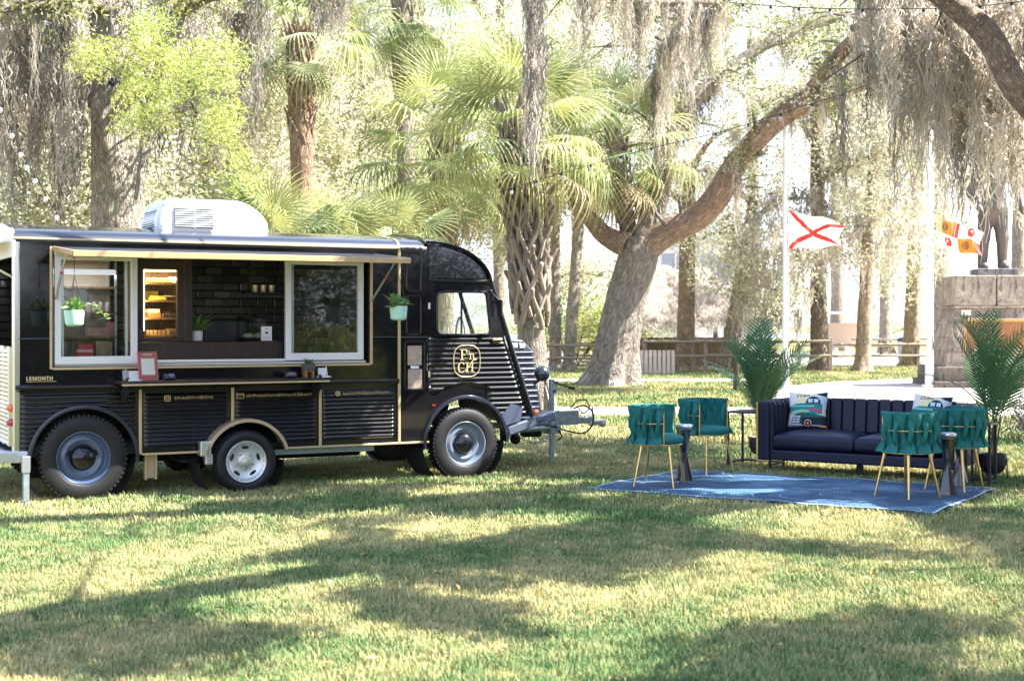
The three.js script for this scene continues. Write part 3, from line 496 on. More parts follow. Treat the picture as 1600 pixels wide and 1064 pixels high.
for (const [x, d, y, label] of [[40, 34, -60, 'leafy mossy tree far behind the rear of the truck'], [130, 30, -40, 'olive oak seen left of the tall pale trunk'], [330, 37, -30, 'sunlit pale green tree behind the air conditioner'], [420, 41, 20, 'yellow-green tree left of the rust-brown palm'], [550, 44, 10, 'hazy straw-green tree between the rust-brown palm and cabbage palms'], [660, 48, -40, 'pale tree behind the shorter cabbage palm'], [780, 52, -60, 'pale tall tree behind the criss-cross palm'], [905, 62, -80, 'tall light tree behind the leaning oak limbs'], [1010, 84, -40, 'airy tree above the thatched hut'], [1180, 88, 60, 'grey-green mossy tree left of the first flagpole'], [1310, 80, 0, 'distant oak above the white flag'], [1470, 70, 20, 'distant oak behind the statue'], [1590, 52, -60, 'distant oak right of the statue']]) {
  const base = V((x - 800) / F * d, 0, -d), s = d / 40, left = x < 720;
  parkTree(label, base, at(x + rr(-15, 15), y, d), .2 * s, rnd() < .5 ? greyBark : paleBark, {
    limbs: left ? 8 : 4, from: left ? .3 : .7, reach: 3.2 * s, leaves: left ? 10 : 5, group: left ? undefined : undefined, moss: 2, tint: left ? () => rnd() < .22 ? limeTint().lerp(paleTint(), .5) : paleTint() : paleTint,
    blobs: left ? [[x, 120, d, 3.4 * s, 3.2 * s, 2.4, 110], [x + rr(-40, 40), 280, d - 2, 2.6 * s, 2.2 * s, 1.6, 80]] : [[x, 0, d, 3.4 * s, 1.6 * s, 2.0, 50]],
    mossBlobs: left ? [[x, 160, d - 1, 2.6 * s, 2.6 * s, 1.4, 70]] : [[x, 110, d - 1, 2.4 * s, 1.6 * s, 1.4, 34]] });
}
// shrubs behind the truck, along the fence and at the right edge
function shrub(label, p, r, n, tint, o = {}) { const t = thing('shrub', label, 'shrub', p, 0, o.group); const st = []; for (let i = 0; i < 9; i++) { const q = rr(0, 6.28); st.push(rod(V(0, -.05, 0), V(cos(q) * r[0] * .7, r[1] * rr(.7, 1.4), sin(q) * r[2] * .7), .03, .008, 5)); } part(t, 'stem', st, greyBark); scatter(t, 'foliage', o.geo ?? CL.far, LEAF, inBlob(n, V(p.x, r[1], p.z), r).map((q) => [V(q.x, Math.max(.1, q.y), q.z), rr(.6, 1.2) * (o.s ?? 1)]), tint); return t; }
shrub('tall sunlit yellow shrub right behind the truck cab and palm', V(2.2, 0, -50), [2.2, 1.7, 1.4], 150, limeTint);
shrub('broad green shrub behind the fence left of the leaning oak', V(4.4, 0, -55), [2.4, 1.3, 1.4], 120, () => oakTint().lerp(limeTint(), .5));
shrub('broad olive shrub behind the middle of the truck', V(-4.6, 0, -29), [2.4, 1.6, 1.2], 170, paleTint);
shrub('shady green shrub behind the rear of the truck', V(-8.4, 0, -27), [2.2, 1.5, 1.2], 150, oakTint);
shrub('low dark purple-leaved shrub at the right edge of the lawn', V(6.85, 0, -18.4), [.55, .36, .5], 90, () => C(rr(.05, .09), rr(.05, .075), rr(.045, .07)), { geo: CL.oak, s: .6 });
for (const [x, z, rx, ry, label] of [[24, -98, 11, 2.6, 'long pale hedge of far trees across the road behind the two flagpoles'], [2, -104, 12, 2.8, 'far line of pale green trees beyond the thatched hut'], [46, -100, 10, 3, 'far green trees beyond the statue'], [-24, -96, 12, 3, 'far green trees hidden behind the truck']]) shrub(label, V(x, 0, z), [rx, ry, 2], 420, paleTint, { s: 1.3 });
parkTree('broad oak added unseen right of the lawn, shading it for darker truck reflections', V(17.5, 0, -3), V(17.2, 7, -3.5), .5, greyBark, { limbs: 9, from: .35, reach: 4.6, leaves: 10, tint: oakTint, moss: 1, blobs: [] });
{ const t = scene.children[scene.children.length - 1], d = []; for (let i = 0; i < 40; i++) { const r = rr(.4, 1), b = V(rr(9.5, 21), rr(5.5, 8), rr(-9, 3)); for (const p of inBlob(Math.floor(46 * r * r + 8), b, [r * 1.6, r * .35, r], .05)) if (p.x > .4 * -p.z + .4) d.push([p, rr(1.4, 2.2)]); } scatter(t, 'crown', [leafClump(90, .18, .05, .5)], LEAF, d, oakTint); }  // more leaf pads added to this unseen oak to shade the mirrored lawn
const dusk = () => { const k = rnd(), v = rr(.7, 1.3); return C(lerp(.03, .06, k) * v, lerp(.05, .085, k) * v, lerp(.015, .03, k) * v); };
for (const [x, z, rx, ry, label] of [[6.6, 1.6, 1.9, 1.0, 'low dark evergreen shrub added unseen behind the viewer to darken the truck rear'], [11, 1.2, 2.6, 2.0, 'tall dark evergreen shrub added unseen right of the viewer to darken the truck side'], [14.5, 5, 3, 2.2, 'broad dark evergreen shrub added unseen farther right behind the viewer for dark reflections'], [9.4, 6, 2.8, .85, 'dark evergreen hedge added unseen behind the viewer, mirrored beside the hatch'], [19, 9.5, 3.4, 2.3, 'dark evergreen shrub added unseen farthest behind the viewer for dark reflections'], [12, -3.7, 2.3, 1.7, 'dark evergreen shrub added unseen just right of the view to darken the cab'], [15.5, -6.8, 2.4, 1.9, 'dark evergreen shrub added unseen far right of the view to darken the cab door']]) shrub(label, V(x, 0, z), [rx, ry, rx * .8], Math.floor(70 * rx * ry), dusk);  // unseen shrubs added to darken what the truck paint mirrors
shrub('bright yellow shrub added unseen right of the view for the right window reflection', V(5.3, 0, -7.2), [1.0, .72, .8], 130, limeTint, { geo: CL.spray, s: 1.4 });  // added for its bright tint in the window reflection
// trees behind the photographer: the gloss of the truck mirrors them
for (const [x, z, label] of [[17, 7, 'broad oak to the right of the viewer, mirrored in the truck doors'], [24, 16, 'oak far behind the viewer on the right']]) parkTree(label, V(x, 0, z), V(x + .5, 6.5, z), .4, greyBark, { limbs: 8, from: .35, reach: 3.8, leaves: 16, tint: oakTint, moss: 1 });

// ---------------------------------------------------------------- the food truck (x forwards, z outwards from the side that shows)
const font = await new FontLoader().loadAsync('fonts/droid/droid_sans_bold.typeface.json');
const fontR = await new FontLoader().loadAsync('fonts/droid/droid_serif_regular.typeface.json');
const text = (s, size, depth = .003, f = font) => { const g = new TextGeometry(s, { font: f, size, depth, curveSegments: 4 }); g.computeBoundingBox(); return g; };
const TRUCK = V(-3.74, 0, -12.4), TURN = 28.08 * PI / 180;
const truck = thing('food_truck', 'glossy black corrugated vintage food truck with gold trim and open serving hatch', 'food truck', TRUCK, TURN);
const toWorld = (x, y, z) => V(x, y, z).applyAxisAngle(V(0, 1, 0), TURN).add(TRUCK);
const B = truck;
// pressed sheet with horizontal ribs, ends of the ribs run out flat; cells inside any of the given circles are left out
function ribbed(x0, x1, y0, y1, z, n, amp, o = {}) {
  const nx = o.nx ?? 90, ny = n * 8, p = [], x = [], w = x1 - x0, h = y1 - y0, pad = o.pad ?? .035, ypad = o.ypad ?? .02, ok = [];
  for (let j = 0; j <= ny; j++) for (let i = 0; i <= nx; i++) {
    const X = x0 + w * i / nx, Y = y0 + h * j / ny, e = clamp(Math.min(X - x0, (o.right ? o.right(Y) : x1) - X) / pad - .4), k = (Y - y0 - ypad) / (h - 2 * ypad), inside = k > 0 && k < 1 ? 1 : 0, s = sin((k * n % 1) * PI);
    p.push(X, Y, z + inside * amp * Math.pow(Math.abs(s), .8) * e * e * (3 - 2 * e)); ok.push(!(o.holes ?? []).some(([cx, cy, r]) => Math.hypot(X - cx, Y - cy) < r) && !(o.right && X > o.right(Y)));
  }
  for (let j = 0; j < ny; j++) for (let i = 0; i < nx; i++) { const a = j * (nx + 1) + i, b = a + nx + 1; if (ok[a] && ok[a + 1] && ok[b] && ok[b + 1]) x.push(a, a + 1, b + 1, a, b + 1, b); }
  return geoFrom(p, x);
}
// upper wall with the hatch opening, belt, lower ribbed panels
const upper = mv(flat(rect(-.555, 1.0, 3.0, 2.262), .05, [rect(-.265, 1.168, 2.685, 2.195)]), 0, 0, -.05);
part(B, 'side_wall', upper, M.black);
part(B, 'belt_moulding', [mv(rod(V(-.575, 1.0, .012), V(2.985, .992, .012), .022, .022, 12)), box(3.55, .012, .03, 1.21, .968, .003)], M.blackRib);
part(B, 'seam', [box(.27, .008, .012, -.41, 1.418, .004), box(.31, .008, .012, 2.85, 1.418, .004)], M.slate);
const bays = [[-.545, .472, [[0, .36, .455]], 12], [.508, 1.312, [[1.44, .27, .40]], 12], [1.352, 2.162, [[1.44, .27, .40]], 12], [2.200, 2.972, [], 12]];
for (const [x0, x1, holes, n] of bays) part(B, 'ribbed_panel', ribbed(x0, x1, .40, .962, -.008, n, .017, { holes, nx: 140, ypad: x0 < 0 ? .03 : .045 }), M.blackRib);
for (const [x, y0, y1] of [[.49, .385, .965], [1.332, .60, .965], [2.181, .385, .965], [2.992, .385, 2.26]]) part(B, 'gold_trim', rbox(.028, y1 - y0, .02, .005, x, (y0 + y1) / 2, .006), M.gold);
part(B, 'gold_trim', [rbox(.55, .02, .02, .004, .78, .385, .004), rbox(1.48, .02, .02, .004, 2.57, .385, .004)], M.gold);
part(B, 'gold_trim', rbox(3.58, .018, .018, .004, 1.20, 2.278, .012), M.gold);
// frame of the opening
part(B, 'gold_trim', [rbox(.022, 1.06, .025, .004, -.277, 1.682, .008), rbox(.026, 1.06, .025, .004, 2.698, 1.682, .008), rbox(2.95, .022, .025, .004, 1.21, 1.156, .008), rbox(.016, .14, .02, .004, .36, 1.08, .004)], M.gold);
part(B, 'opening_lining', [box(2.95, .012, .14, 1.21, 1.162, -.08), box(.012, 1.02, .14, -.262, 1.68, -.08), box(.012, 1.02, .14, 2.682, 1.68, -.08), box(2.95, .012, .14, 1.21, 2.192, -.08)], M.matteBlack);
part(B, 'window_header', rbox(2.9, .055, .05, .008, 1.2, 2.158, -.01), M.cream);
part(B, 'sill_rail', [rbox(1.37, .024, .05, .006, 1.16, 1.208, -.03), box(2.9, .02, .03, 1.21, 1.182, -.05)], M.white);
for (const [x0, x1, y0] of [[-.245, .468, 1.19], [1.845, 2.625, 1.20]]) {
  const fr = part(B, 'sliding_window', [rbox(x1 - x0, .07, .05, .008, (x0 + x1) / 2, y0 + .035, -.02), rbox(x1 - x0, .03, .05, .006, (x0 + x1) / 2, 2.115, -.02), rbox(.055, .90, .05, .006, x0 + .028, y0 + .47, -.021), rbox(.055, .90, .05, .006, x1 - .028, y0 + .47, -.021)], M.white);
  part(fr, 'pane', box(x1 - x0 - .1, .86, .004, (x0 + x1) / 2, y0 + .485, -.03), M.glass);
  part(fr, 'inner_frame', [rbox(.022, .9, .03, .004, x0 < 0 ? x1 - .085 : x1 - .03, y0 + .47, -.06), rbox(.016, .9, .03, .004, x0 < 0 ? x0 + .08 : x0 + .09, y0 + .47, -.07)], M.silver);
}
// open hatch flap with its gas struts
{
  const fl = part(B, 'hatch_flap', rbox(2.97, .04, .83, .008, 1.24, 2.158, .432, .085), M.matteBlack);
  part(fl, 'gold_edge', [rbox(2.99, .05, .02, .004, 1.24, 2.118, .852), rbox(.02, .045, .83, .004, -.255, 2.158, .432, .085), rbox(.02, .045, .83, .004, 2.735, 2.158, .432, .085)], std(C(.47, .34, .18), .45, .3));
  for (const x of [-.235, 2.70]) { const s = part(fl, 'gas_strut', [rod(V(x, 1.76, .012), V(x + (x > 0 ? .05 : .0), 1.98, .24), .011), rod(V(x + (x > 0 ? .05 : .0), 1.98, .24), V(x + (x > 0 ? .09 : .02), 2.15, .42), .006)], M.silver); part(fl, 'strut_end', sph(.014, x + (x > 0 ? .05 : 0), 1.98, .245), M.red); }
}
// shelf below the opening
{
  const s = part(B, 'serving_shelf', rbox(1.90, .03, .30, .006, 1.21, 1.03, .16), M.darkWood);
  part(s, 'gold_edge', rbox(1.90, .016, .012, .003, 1.21, 1.015, .316), M.gold);
  part(s, 'bracket', [box(.022, .12, .26, .33, .96, .14, -.5), box(.022, .12, .26, 2.1, .96, .14, -.5)], M.matteBlack);
}
// roof: a crowned shell, its edges rolled over
const roofProf = []; for (let i = 0; i <= 14; i++) { const q = i / 14 * PI / 2; roofProf.push([-.20 + .215 * cos(q), 2.262 + .115 * sin(q)]); }
function roofShell(xs, lift) {
  const prof = [[.012, 2.25], ...roofProf]; for (let i = 1; i <= 20; i++) { const z = lerp(-.2, -1.8, i / 20), k = (z + 1) / .8; prof.push([z, 2.377 + .075 * (1 - k * k)]); } for (let i = roofProf.length - 1; i >= 0; i--) prof.push([-2 - roofProf[i][0], roofProf[i][1]]); prof.push([-2.012, 2.25]);
  const p = [], x = [], n = prof.length; xs.forEach((X, a) => prof.forEach(([z, y], b) => { p.push(X + (Array.isArray(lift) ? lift[a][0] : 0), y + (Array.isArray(lift) ? lift[a][1] * clamp((y - 2.0) / .3) : 0), z); if (a < xs.length - 1 && b < n - 1) { const m = a * n + b; x.push(m, m + n, m + 1, m + 1, m + n, m + n + 1); } }));
  return geoFrom(p, x);
}
{
  const xs = []; for (let i = 0; i <= 24; i++) xs.push(lerp(-.59, 3.285, i / 24));
  const roof = part(B, 'roof', roofShell(xs), phy({ color: C(.006, .008, .014), roughness: .4, clearcoat: 1, clearcoatRoughness: .05, bumpMap: wave, bumpScale: .002 }));
  part(roof, 'roof_band', roofShell([2.978, 3.0].map((x) => x)).translate(0, .006, .004), M.gold);
  part(roof, 'rear_cap', (() => { const pr = [[-.012, 2.12], ...roofProf.map(([z, y]) => [-z, y])]; for (let i = 1; i <= 10; i++) { const z = lerp(-.2, -1.8, i / 10); pr.push([-z, 2.377 + .075 * (1 - ((z + 1) / .8) ** 2)]); } for (let i = roofProf.length - 1; i >= 0; i--) pr.push([2 + roofProf[i][0], roofProf[i][1]]); pr.push([2.012, 2.12]); return mv(flat(pr, .02), 0, 0, 0, 0, PI / 2, 0).translate(-.592, 0, 0); })(), M.white);
  part(roof, 'headliner', box(3.7, .02, 1.9, 1.3, 2.235, -1.02), std(C(.12, .11, .10), .8));
}
// rear end: posts, ribbed half door, raised upper door, light cluster, bumper
part(B, 'rear_post', [rbox(.06, 1.86, .07, .015, -.56, 1.33, -.03), rbox(.06, 1.86, .07, .015, -.56, 1.33, -1.97), rbox(.06, .08, 1.9, .015, -.56, 2.25, -1)], M.chrome);
{
  const g = []; for (let i = 0; i < 22; i++) g.push(rbox(.045, .034, 1.02, .012, -.595, .52 + i * .0375, -.61)); g.push(box(.03, .86, 1.08, -.575, .92, -.62), rbox(.05, .86, .05, .01, -.59, .92, -.11), rbox(.05, .86, .04, .01, -.59, .92, -.4));
  part(B, 'rear_half_door', g, M.chrome);
  part(B, 'rear_wall', [box(.03, .86, .8, -.57, .92, -1.56), box(.03, 1.0, .5, -.57, 1.8, -1.7)], M.black);
  const up = part(B, 'rear_hatch', [rbox(.62, .03, 1.5, .01, -.86, 2.23, -.86, 0, 0, .12), rbox(.04, .05, 1.5, .01, -1.16, 2.18, -.86, 0, 0, .12)], M.white);
  part(up, 'gas_strut', rod(V(-.58, 1.95, -.13), V(-.98, 2.17, -.13), .01), M.cream);
}
part(B, 'marker_light', mv(sph(.034, 0, 0, 0, 1.2, 1, 1), -.60, .825, -.045), M.orange); part(B, 'tail_light', mv(sph(.034, 0, 0, 0, 1.2, 1, 1), -.60, .70, -.045), M.ruby);
part(B, 'rear_bumper', [rbox(.24, .09, 1.95, .012, -.70, .40, -1.0), rbox(.30, .10, .13, .012, -.62, .41, -.02)], M.silver); part(B, 'reflector_strip', box(.006, .035, 1.2, -.822, .40, -.9), M.red);
for (const [x, z] of [[-.50, .10], [-.62, -1.25]]) { const l = part(B, 'stabiliser_leg', [rbox(.05, .34, .05, .006, x, .21, z), rbox(.09, .02, .09, .005, x, .02, z)], M.galv); part(l, 'sleeve', rbox(.065, .14, .065, .006, x, .35, z), M.silver); }
part(B, 'entry_step', [box(.10, .22, .03, .60, .27, -.10), box(.02, .24, .05, .555, .27, -.08), box(.02, .24, .05, .645, .27, -.08)], std(C(.42, .33, .2), .5, .3));
// floor, chassis, far wall, bulkhead
part(B, 'floor', [box(3.86, .05, 1.9, 1.37, .415, -1.0)], M.under);
part(B, 'chassis', [box(4.6, .10, .08, 1.9, .33, -.45), box(4.6, .10, .08, 1.9, .33, -1.55), cyl(.035, .035, 1.8, 0, .36, -1, PI / 2), cyl(.035, .035, 1.7, 1.44, .27, -1, PI / 2), cyl(.035, .035, 1.8, 3.72, .355, -1, PI / 2), box(.9, .16, .6, 2.5, .28, -1.2)], M.under);
part(B, 'side_skirt', box(1.0, .05, .03, 2.25, .345, -.06), std(C(.2, .26, .24), .5, .4)); part(B, 'cable', tube([V(.78, .38, -.2), V(.86, .30, -.2), V(1.0, .275, -.18), V(1.14, .31, -.2), V(1.2, .37, -.2)], .008, 20), M.matteBlack);
part(B, 'far_wall', [box(3.86, 1.86, .04, 1.37, 1.33, -1.97)], M.black);
part(B, 'bulkhead', box(.03, 1.8, 1.9, 3.02, 1.33, -1.0), std(C(.16, .17, .16), .6));
// dark glazed tiles on the far wall inside
{
  const wall = part(B, 'tiled_wall', box(3.5, 1.3, .02, 1.25, 1.57, -1.94), std(C(.012, .012, .012), .8));
  const tileGeo = rbox(.176, .073, .012, .01), mats = [[.05, .045, .045], [.085, .076, .07], [.14, .125, .11]].map((c) => phy({ color: C(...c), roughness: .22, clearcoat: 1, clearcoatRoughness: .12 }));
  reseed(9); const rest = [];
  for (let j = 0; j < 15; j++) for (let i = 0; i < 19; i++) { const x = -.42 + i * .186 + (j % 2) * .093, y = 1.02 + j * .083; if (x > 2.95) continue; if (x > .3 && x < 2.2) { const m = part(wall, 'tile', tileGeo, mats[Math.floor(rnd() * 3)]); m.position.set(x, y, -1.925); m.rotation.set(rr(-.04, .04), rr(-.04, .04), 0); } else rest.push(tileGeo.clone().translate(x, y, -1.925)); }
  part(wall, 'tiles', rest, mats[1], null, 'stuff');
  part(B, 'inner_counter', [box(3.3, .05, .6, 1.2, 1.0, -1.62), box(3.3, .5, .02, 1.2, .72, -1.33)], M.darkWood);
  part(B, 'front_counter', [rbox(1.40, .17, .40, .008, 1.16, 1.295, -.32), box(.04, .17, .4, -.1, 1.295, -.32)], M.darkWood);
}
// roof air conditioner
{
  const c = [.61, 1.66], pts = [[.60, 2.40], [.585, 2.50], [.63, 2.62], [.70, 2.655], [1.25, 2.665], [1.42, 2.655], [1.56, 2.59], [1.655, 2.50], [1.66, 2.43], [1.64, 2.40]].map(([x, y]) => [.80 + (x - .585) * .90, y]);
  const sh = new THREE.Shape(); sh.moveTo(...pts[0]); sh.splineThru(pts.slice(1).map((p) => new THREE.Vector2(...p)));
  const ac = part(B, 'roof_air_conditioner', new THREE.ExtrudeGeometry(sh, { depth: .58, bevelEnabled: true, bevelSize: .05, bevelThickness: .06, bevelSegments: 6, curveSegments: 20 }).translate(0, 0, -1.05), phy({ color: C(.62, .62, .63), roughness: .4, clearcoat: .4, clearcoatRoughness: .2 }));
  part(ac, 'grille_recess', box(.37, .19, .012, 1.09, 2.535, -.408), std(C(.12, .15, .16), .8));
  const slats = []; for (let i = 0; i < 9; i++) slats.push(rbox(.37, .009, .02, .003, 1.09, 2.452 + i * .021, -.400)); slats.push(box(.012, .19, .02, 1.09, 2.535, -.398)); part(ac, 'grille', slats, M.white);
  const sl2 = []; for (let i = 0; i < 9; i++) sl2.push(box(.016, .008, .44, .745 + i * .004, 2.45 + i * .019, -.77, 0, 0, .3)); part(ac, 'end_vent', sl2, std(C(.1, .12, .13), .8));
}
// cab: side with door, window, quarter panel and arched front roof
{
  const xr = (y) => lerp(4.47, 3.985, clamp((y - .6) / 1.34));                      // front edge of the side
  const door = []; for (let i = 0; i <= 18; i++) { const y = lerp(1.42, 1.97, i / 18); door.push([xr(y), y]); }
  const win = rrect(3.40, 1.435, 3.995, 1.858, .05); for (const p of win) if (p[0] > 3.7) p[0] = Math.min(p[0], xr(p[1]) - .075);
  part(B, 'cab_door', mv(flat([[3.292, 1.42], ...door, [3.292, 1.97]], .045, [win]), 0, 0, -.04), M.black);
  const wf = [...win].map(([x, y]) => V(x, y, .008)); wf.push(wf[0].clone());
  const fr = part(B, 'door_window', new THREE.TubeGeometry(new THREE.CatmullRomCurve3(wf), 90, .013, 8), M.blackRib);
  part(fr, 'pane', box(.66, .46, .004, 3.70, 1.645, -.02), M.glass); part(fr, 'divider', box(.014, .44, .02, 3.675, 1.645, -.012), M.matteBlack);
  part(B, 'ribbed_door_panel', ribbed(3.30, 4.46, .86, 1.425, -.004, 11, .020, { nx: 120, ypad: .012, right: (y) => xr(y) - .02, holes: [[3.72, .36, .60]] }), M.blackRib);
  part(B, 'ribbed_wing_panel', ribbed(3.95, 4.48, .60, .87, -.006, 5, .018, { nx: 60, ypad: .012, right: (y) => xr(y) - .02, holes: [[3.72, .36, .47]] }), M.blackRib);
  part(B, 'lower_cab_side', mv(flat([[3.01, .392], [3.26, .392], [3.30, .60], [3.36, .78], [3.30, .98], [3.01, .98]], .03), 0, 0, -.034), M.black);
  const arch = []; for (let i = 0; i <= 16; i++) { const q = lerp(2.85, .35, i / 16); arch.push([3.72 + .625 * cos(q), .36 + .625 * sin(q)]); } for (let i = 16; i >= 0; i--) { const q = lerp(2.85, .35, i / 16); arch.push([3.72 + .46 * cos(q), .36 + .44 * sin(q)]); }
  part(B, 'wing', mv(flat(arch, .02), 0, 0, -.03), M.black);
  part(B, 'door_hinge', [cyl(.012, .012, .06, 3.31, 1.72, .014), cyl(.012, .012, .06, 3.31, 1.05, .014), sph(.012, 3.315, 1.40, .012), sph(.012, 3.315, 1.15, .012), sph(.012, 3.315, .92, .012)], M.chrome);
  part(B, 'door_handle', [rbox(.10, .018, .02, .006, 4.06, 1.385, .03), sph(.018, 4.02, 1.385, .022)], M.goldMetal);
  part(B, 'front_pillar', [rod(V(4.0, 1.96, -.005), V(4.475, .60, -.005), .028, .03, 10)], M.blackRib);
  part(B, 'drip_rail', rod(V(3.3, 1.968, .004), V(3.99, 1.955, .004), .018, .018, 10), M.blackRib);
  // quarter panel under the curved roof edge, dark window in it
  const arc = []; for (let i = 0; i <= 16; i++) { const q = lerp(PI / 2, .10, i / 16); arc.push([3.30 + .70 * cos(q), 1.945 + .415 * sin(q)]); }
  const arcIn = arc.map(([x, y]) => [lerp(x, 3.46, .13), lerp(y, 2.06, .17)]);
  part(B, 'quarter_panel', mv(flat([[3.29, 1.95], ...arc.slice().reverse()], .03, []), 0, 0, -.045), M.black);
  part(B, 'quarter_window', mv(flat([[3.325, 1.99], ...arcIn.slice().reverse()], .006), 0, 0, -.013), phy({ color: C(.03, .028, .03), roughness: .06, clearcoat: 1 }));
  const rp = [], rx = [], nz_ = 24; arc.unshift([3.28, 2.378]);
  arc.forEach(([X, Y], a) => { for (let b = 0; b <= nz_; b++) { const z = lerp(.012, -2.012, b / nz_), e = Math.min(b, nz_ - b) / nz_, roll = Math.pow(clamp(1 - e / .10), 2); rp.push(X - roll * .0, Y + .07 * (1 - ((z + 1) / 1.0) ** 2) * (1 - a / 20) - roll * .05 + .012, z); if (a < arc.length - 1 && b < nz_) { const m = a * (nz_ + 1) + b; rx.push(m, m + 1, m + nz_ + 1, m + 1, m + nz_ + 2, m + nz_ + 1); } } });
  part(B, 'cab_roof', geoFrom(rp, rx), phy({ color: C(.006, .008, .014), roughness: .4, clearcoat: 1, clearcoatRoughness: .05 }));
  const edge = arc.slice(1).map(([x, y]) => V(x, y - .012, .014)); part(B, 'roof_moulding', new THREE.TubeGeometry(new THREE.CatmullRomCurve3(edge), 40, .014, 8), M.blackRib);
  // far side, windscreens, dashboard and seats
  part(B, 'far_cab_side', [mv(flat([[3.02, .4], [4.4, .4], [4.47, .6], [4.24, 1.3], [3.3, 1.3], [3.02, 1.3]], .03), 0, 0, -1.99), box(.05, .7, .03, 3.32, 1.65, -1.97), rod(V(4.0, 1.96, -1.98), V(4.24, 1.28, -1.98), .03)], M.black);
  const ws = part(B, 'windscreen_frame', [rod(V(4.0, 1.96, 0), V(4.1, 1.98, -1), .025), rod(V(4.1, 1.98, -1), V(4.0, 1.96, -2), .025), rod(V(4.1, 1.98, -1), V(4.36, 1.25, -1), .022), rod(V(4.22, 1.28, 0), V(4.36, 1.28, -1), .025), rod(V(4.36, 1.28, -1), V(4.22, 1.28, -2), .025)], M.blackRib);
  for (const s of [0, 1]) part(ws, 'windscreen_pane', geoFrom([4.0, 1.96, s ? -2 : 0, 4.1, 1.98, -1, 4.36, 1.28, -1, 4.22, 1.28, s ? -2 : 0], [0, 1, 2, 0, 2, 3]), M.glass);
  part(B, 'seat', [rbox(.16, .55, .5, .06, 3.42, 1.4, -.5, 0, 0, .15), rbox(.45, .14, .5, .05, 3.6, 1.1, -.5), rbox(.16, .55, .5, .06, 3.42, 1.4, -1.4, 0, 0, .15)], std(C(.42, .42, .40), .7));
  part(B, 'dashboard', [rbox(.3, .18, 1.8, .04, 4.12, 1.28, -1), torus(.19, .014, 3.93, 1.42, -.55, 0, PI / 2 - .2, 0)], std(C(.32, .33, .33), .6));
  part(B, 'mirror_arm', [rod(V(4.0, 1.86, .0), V(4.04, 1.78, .09), .008), rbox(.02, .17, .09, .01, 4.05, 1.70, .10), sph(.02, 3.99, 1.87, .01)], M.matteBlack);
  // front: narrower ribbed bonnet, headlamp, valance
  const bon = [[4.24, 1.40], [4.60, 1.355], [4.72, 1.25], [4.82, .62], [4.42, .56]];
  const bonnet = part(B, 'bonnet', mv(flat(bon, 1.06, [], .02), 0, 0, -1.53), M.slate);  // black paint drawn grey-blue, with reflected light put into the colour
  const ribs = []; for (let i = 0; i < 11; i++) { const y = .66 + i * .058, xe = lerp(4.815, 4.725, (y - .62) / .63); ribs.push(rbox(xe - lerp(4.44, 4.28, (y - .6) / .75), .024, .03, .01, (xe + lerp(4.44, 4.28, (y - .6) / .75)) / 2, y, -.452)); ribs.push(rbox(.04, .024, 1.06, .01, xe + .012, y, -1.0)); }
  part(bonnet, 'bonnet_rib', ribs, M.slate); part(bonnet, 'air_vent', [0, 1, 2].map((i) => rbox(.07, .05, .012, .01, 4.42 + i * .09, 1.318 - i * .004, -.445)), std(C(.62, .64, .68), .3, .6));
  part(bonnet, 'bonnet_catch', [rbox(.07, .02, .03, .006, 4.60, .98, -.43), rbox(.05, .03, .03, .006, 4.62, .84, -.43)], M.matteBlack);
  const hl = part(B, 'headlight', mv(new THREE.SphereGeometry(.082, 24, 16), 4.60, 1.035, -.02, 0, 0, 0), M.blue); part(hl, 'lens', cyl(.078, .06, .03, 4.668, 1.035, -.02, 0, 0, -PI / 2), M.glass); part(hl, 'stalk', rod(V(4.52, .92, -.06), V(4.59, .98, -.03), .016), M.matteBlack);
  part(B, 'front_valance', [rbox(.34, .10, .06, .02, 4.36, .50, -.03, 0, 0, .28), rbox(.34, .10, .5, .02, 4.62, .56, -.3, 0, 0, .22), rbox(.16, .10, 1.9, .03, 4.62, .54, -1.0)], std(C(.14, .165, .22), .35, .5));
  part(B, 'wing_flap', mv(flat([[4.17, .52], [4.33, .56], [4.36, .70], [4.22, .74], [4.12, .62]], .012), 0, 0, .0), std(C(.07, .085, .13), .4, .2));
  part(B, 'indicator', sph(.03, 4.52, .64, .0, 1, 1, .8), M.orange);
  part(B, 'side_repeater', [box(.03, .014, .012, 3.36, .745, .012)], M.ruby);
}
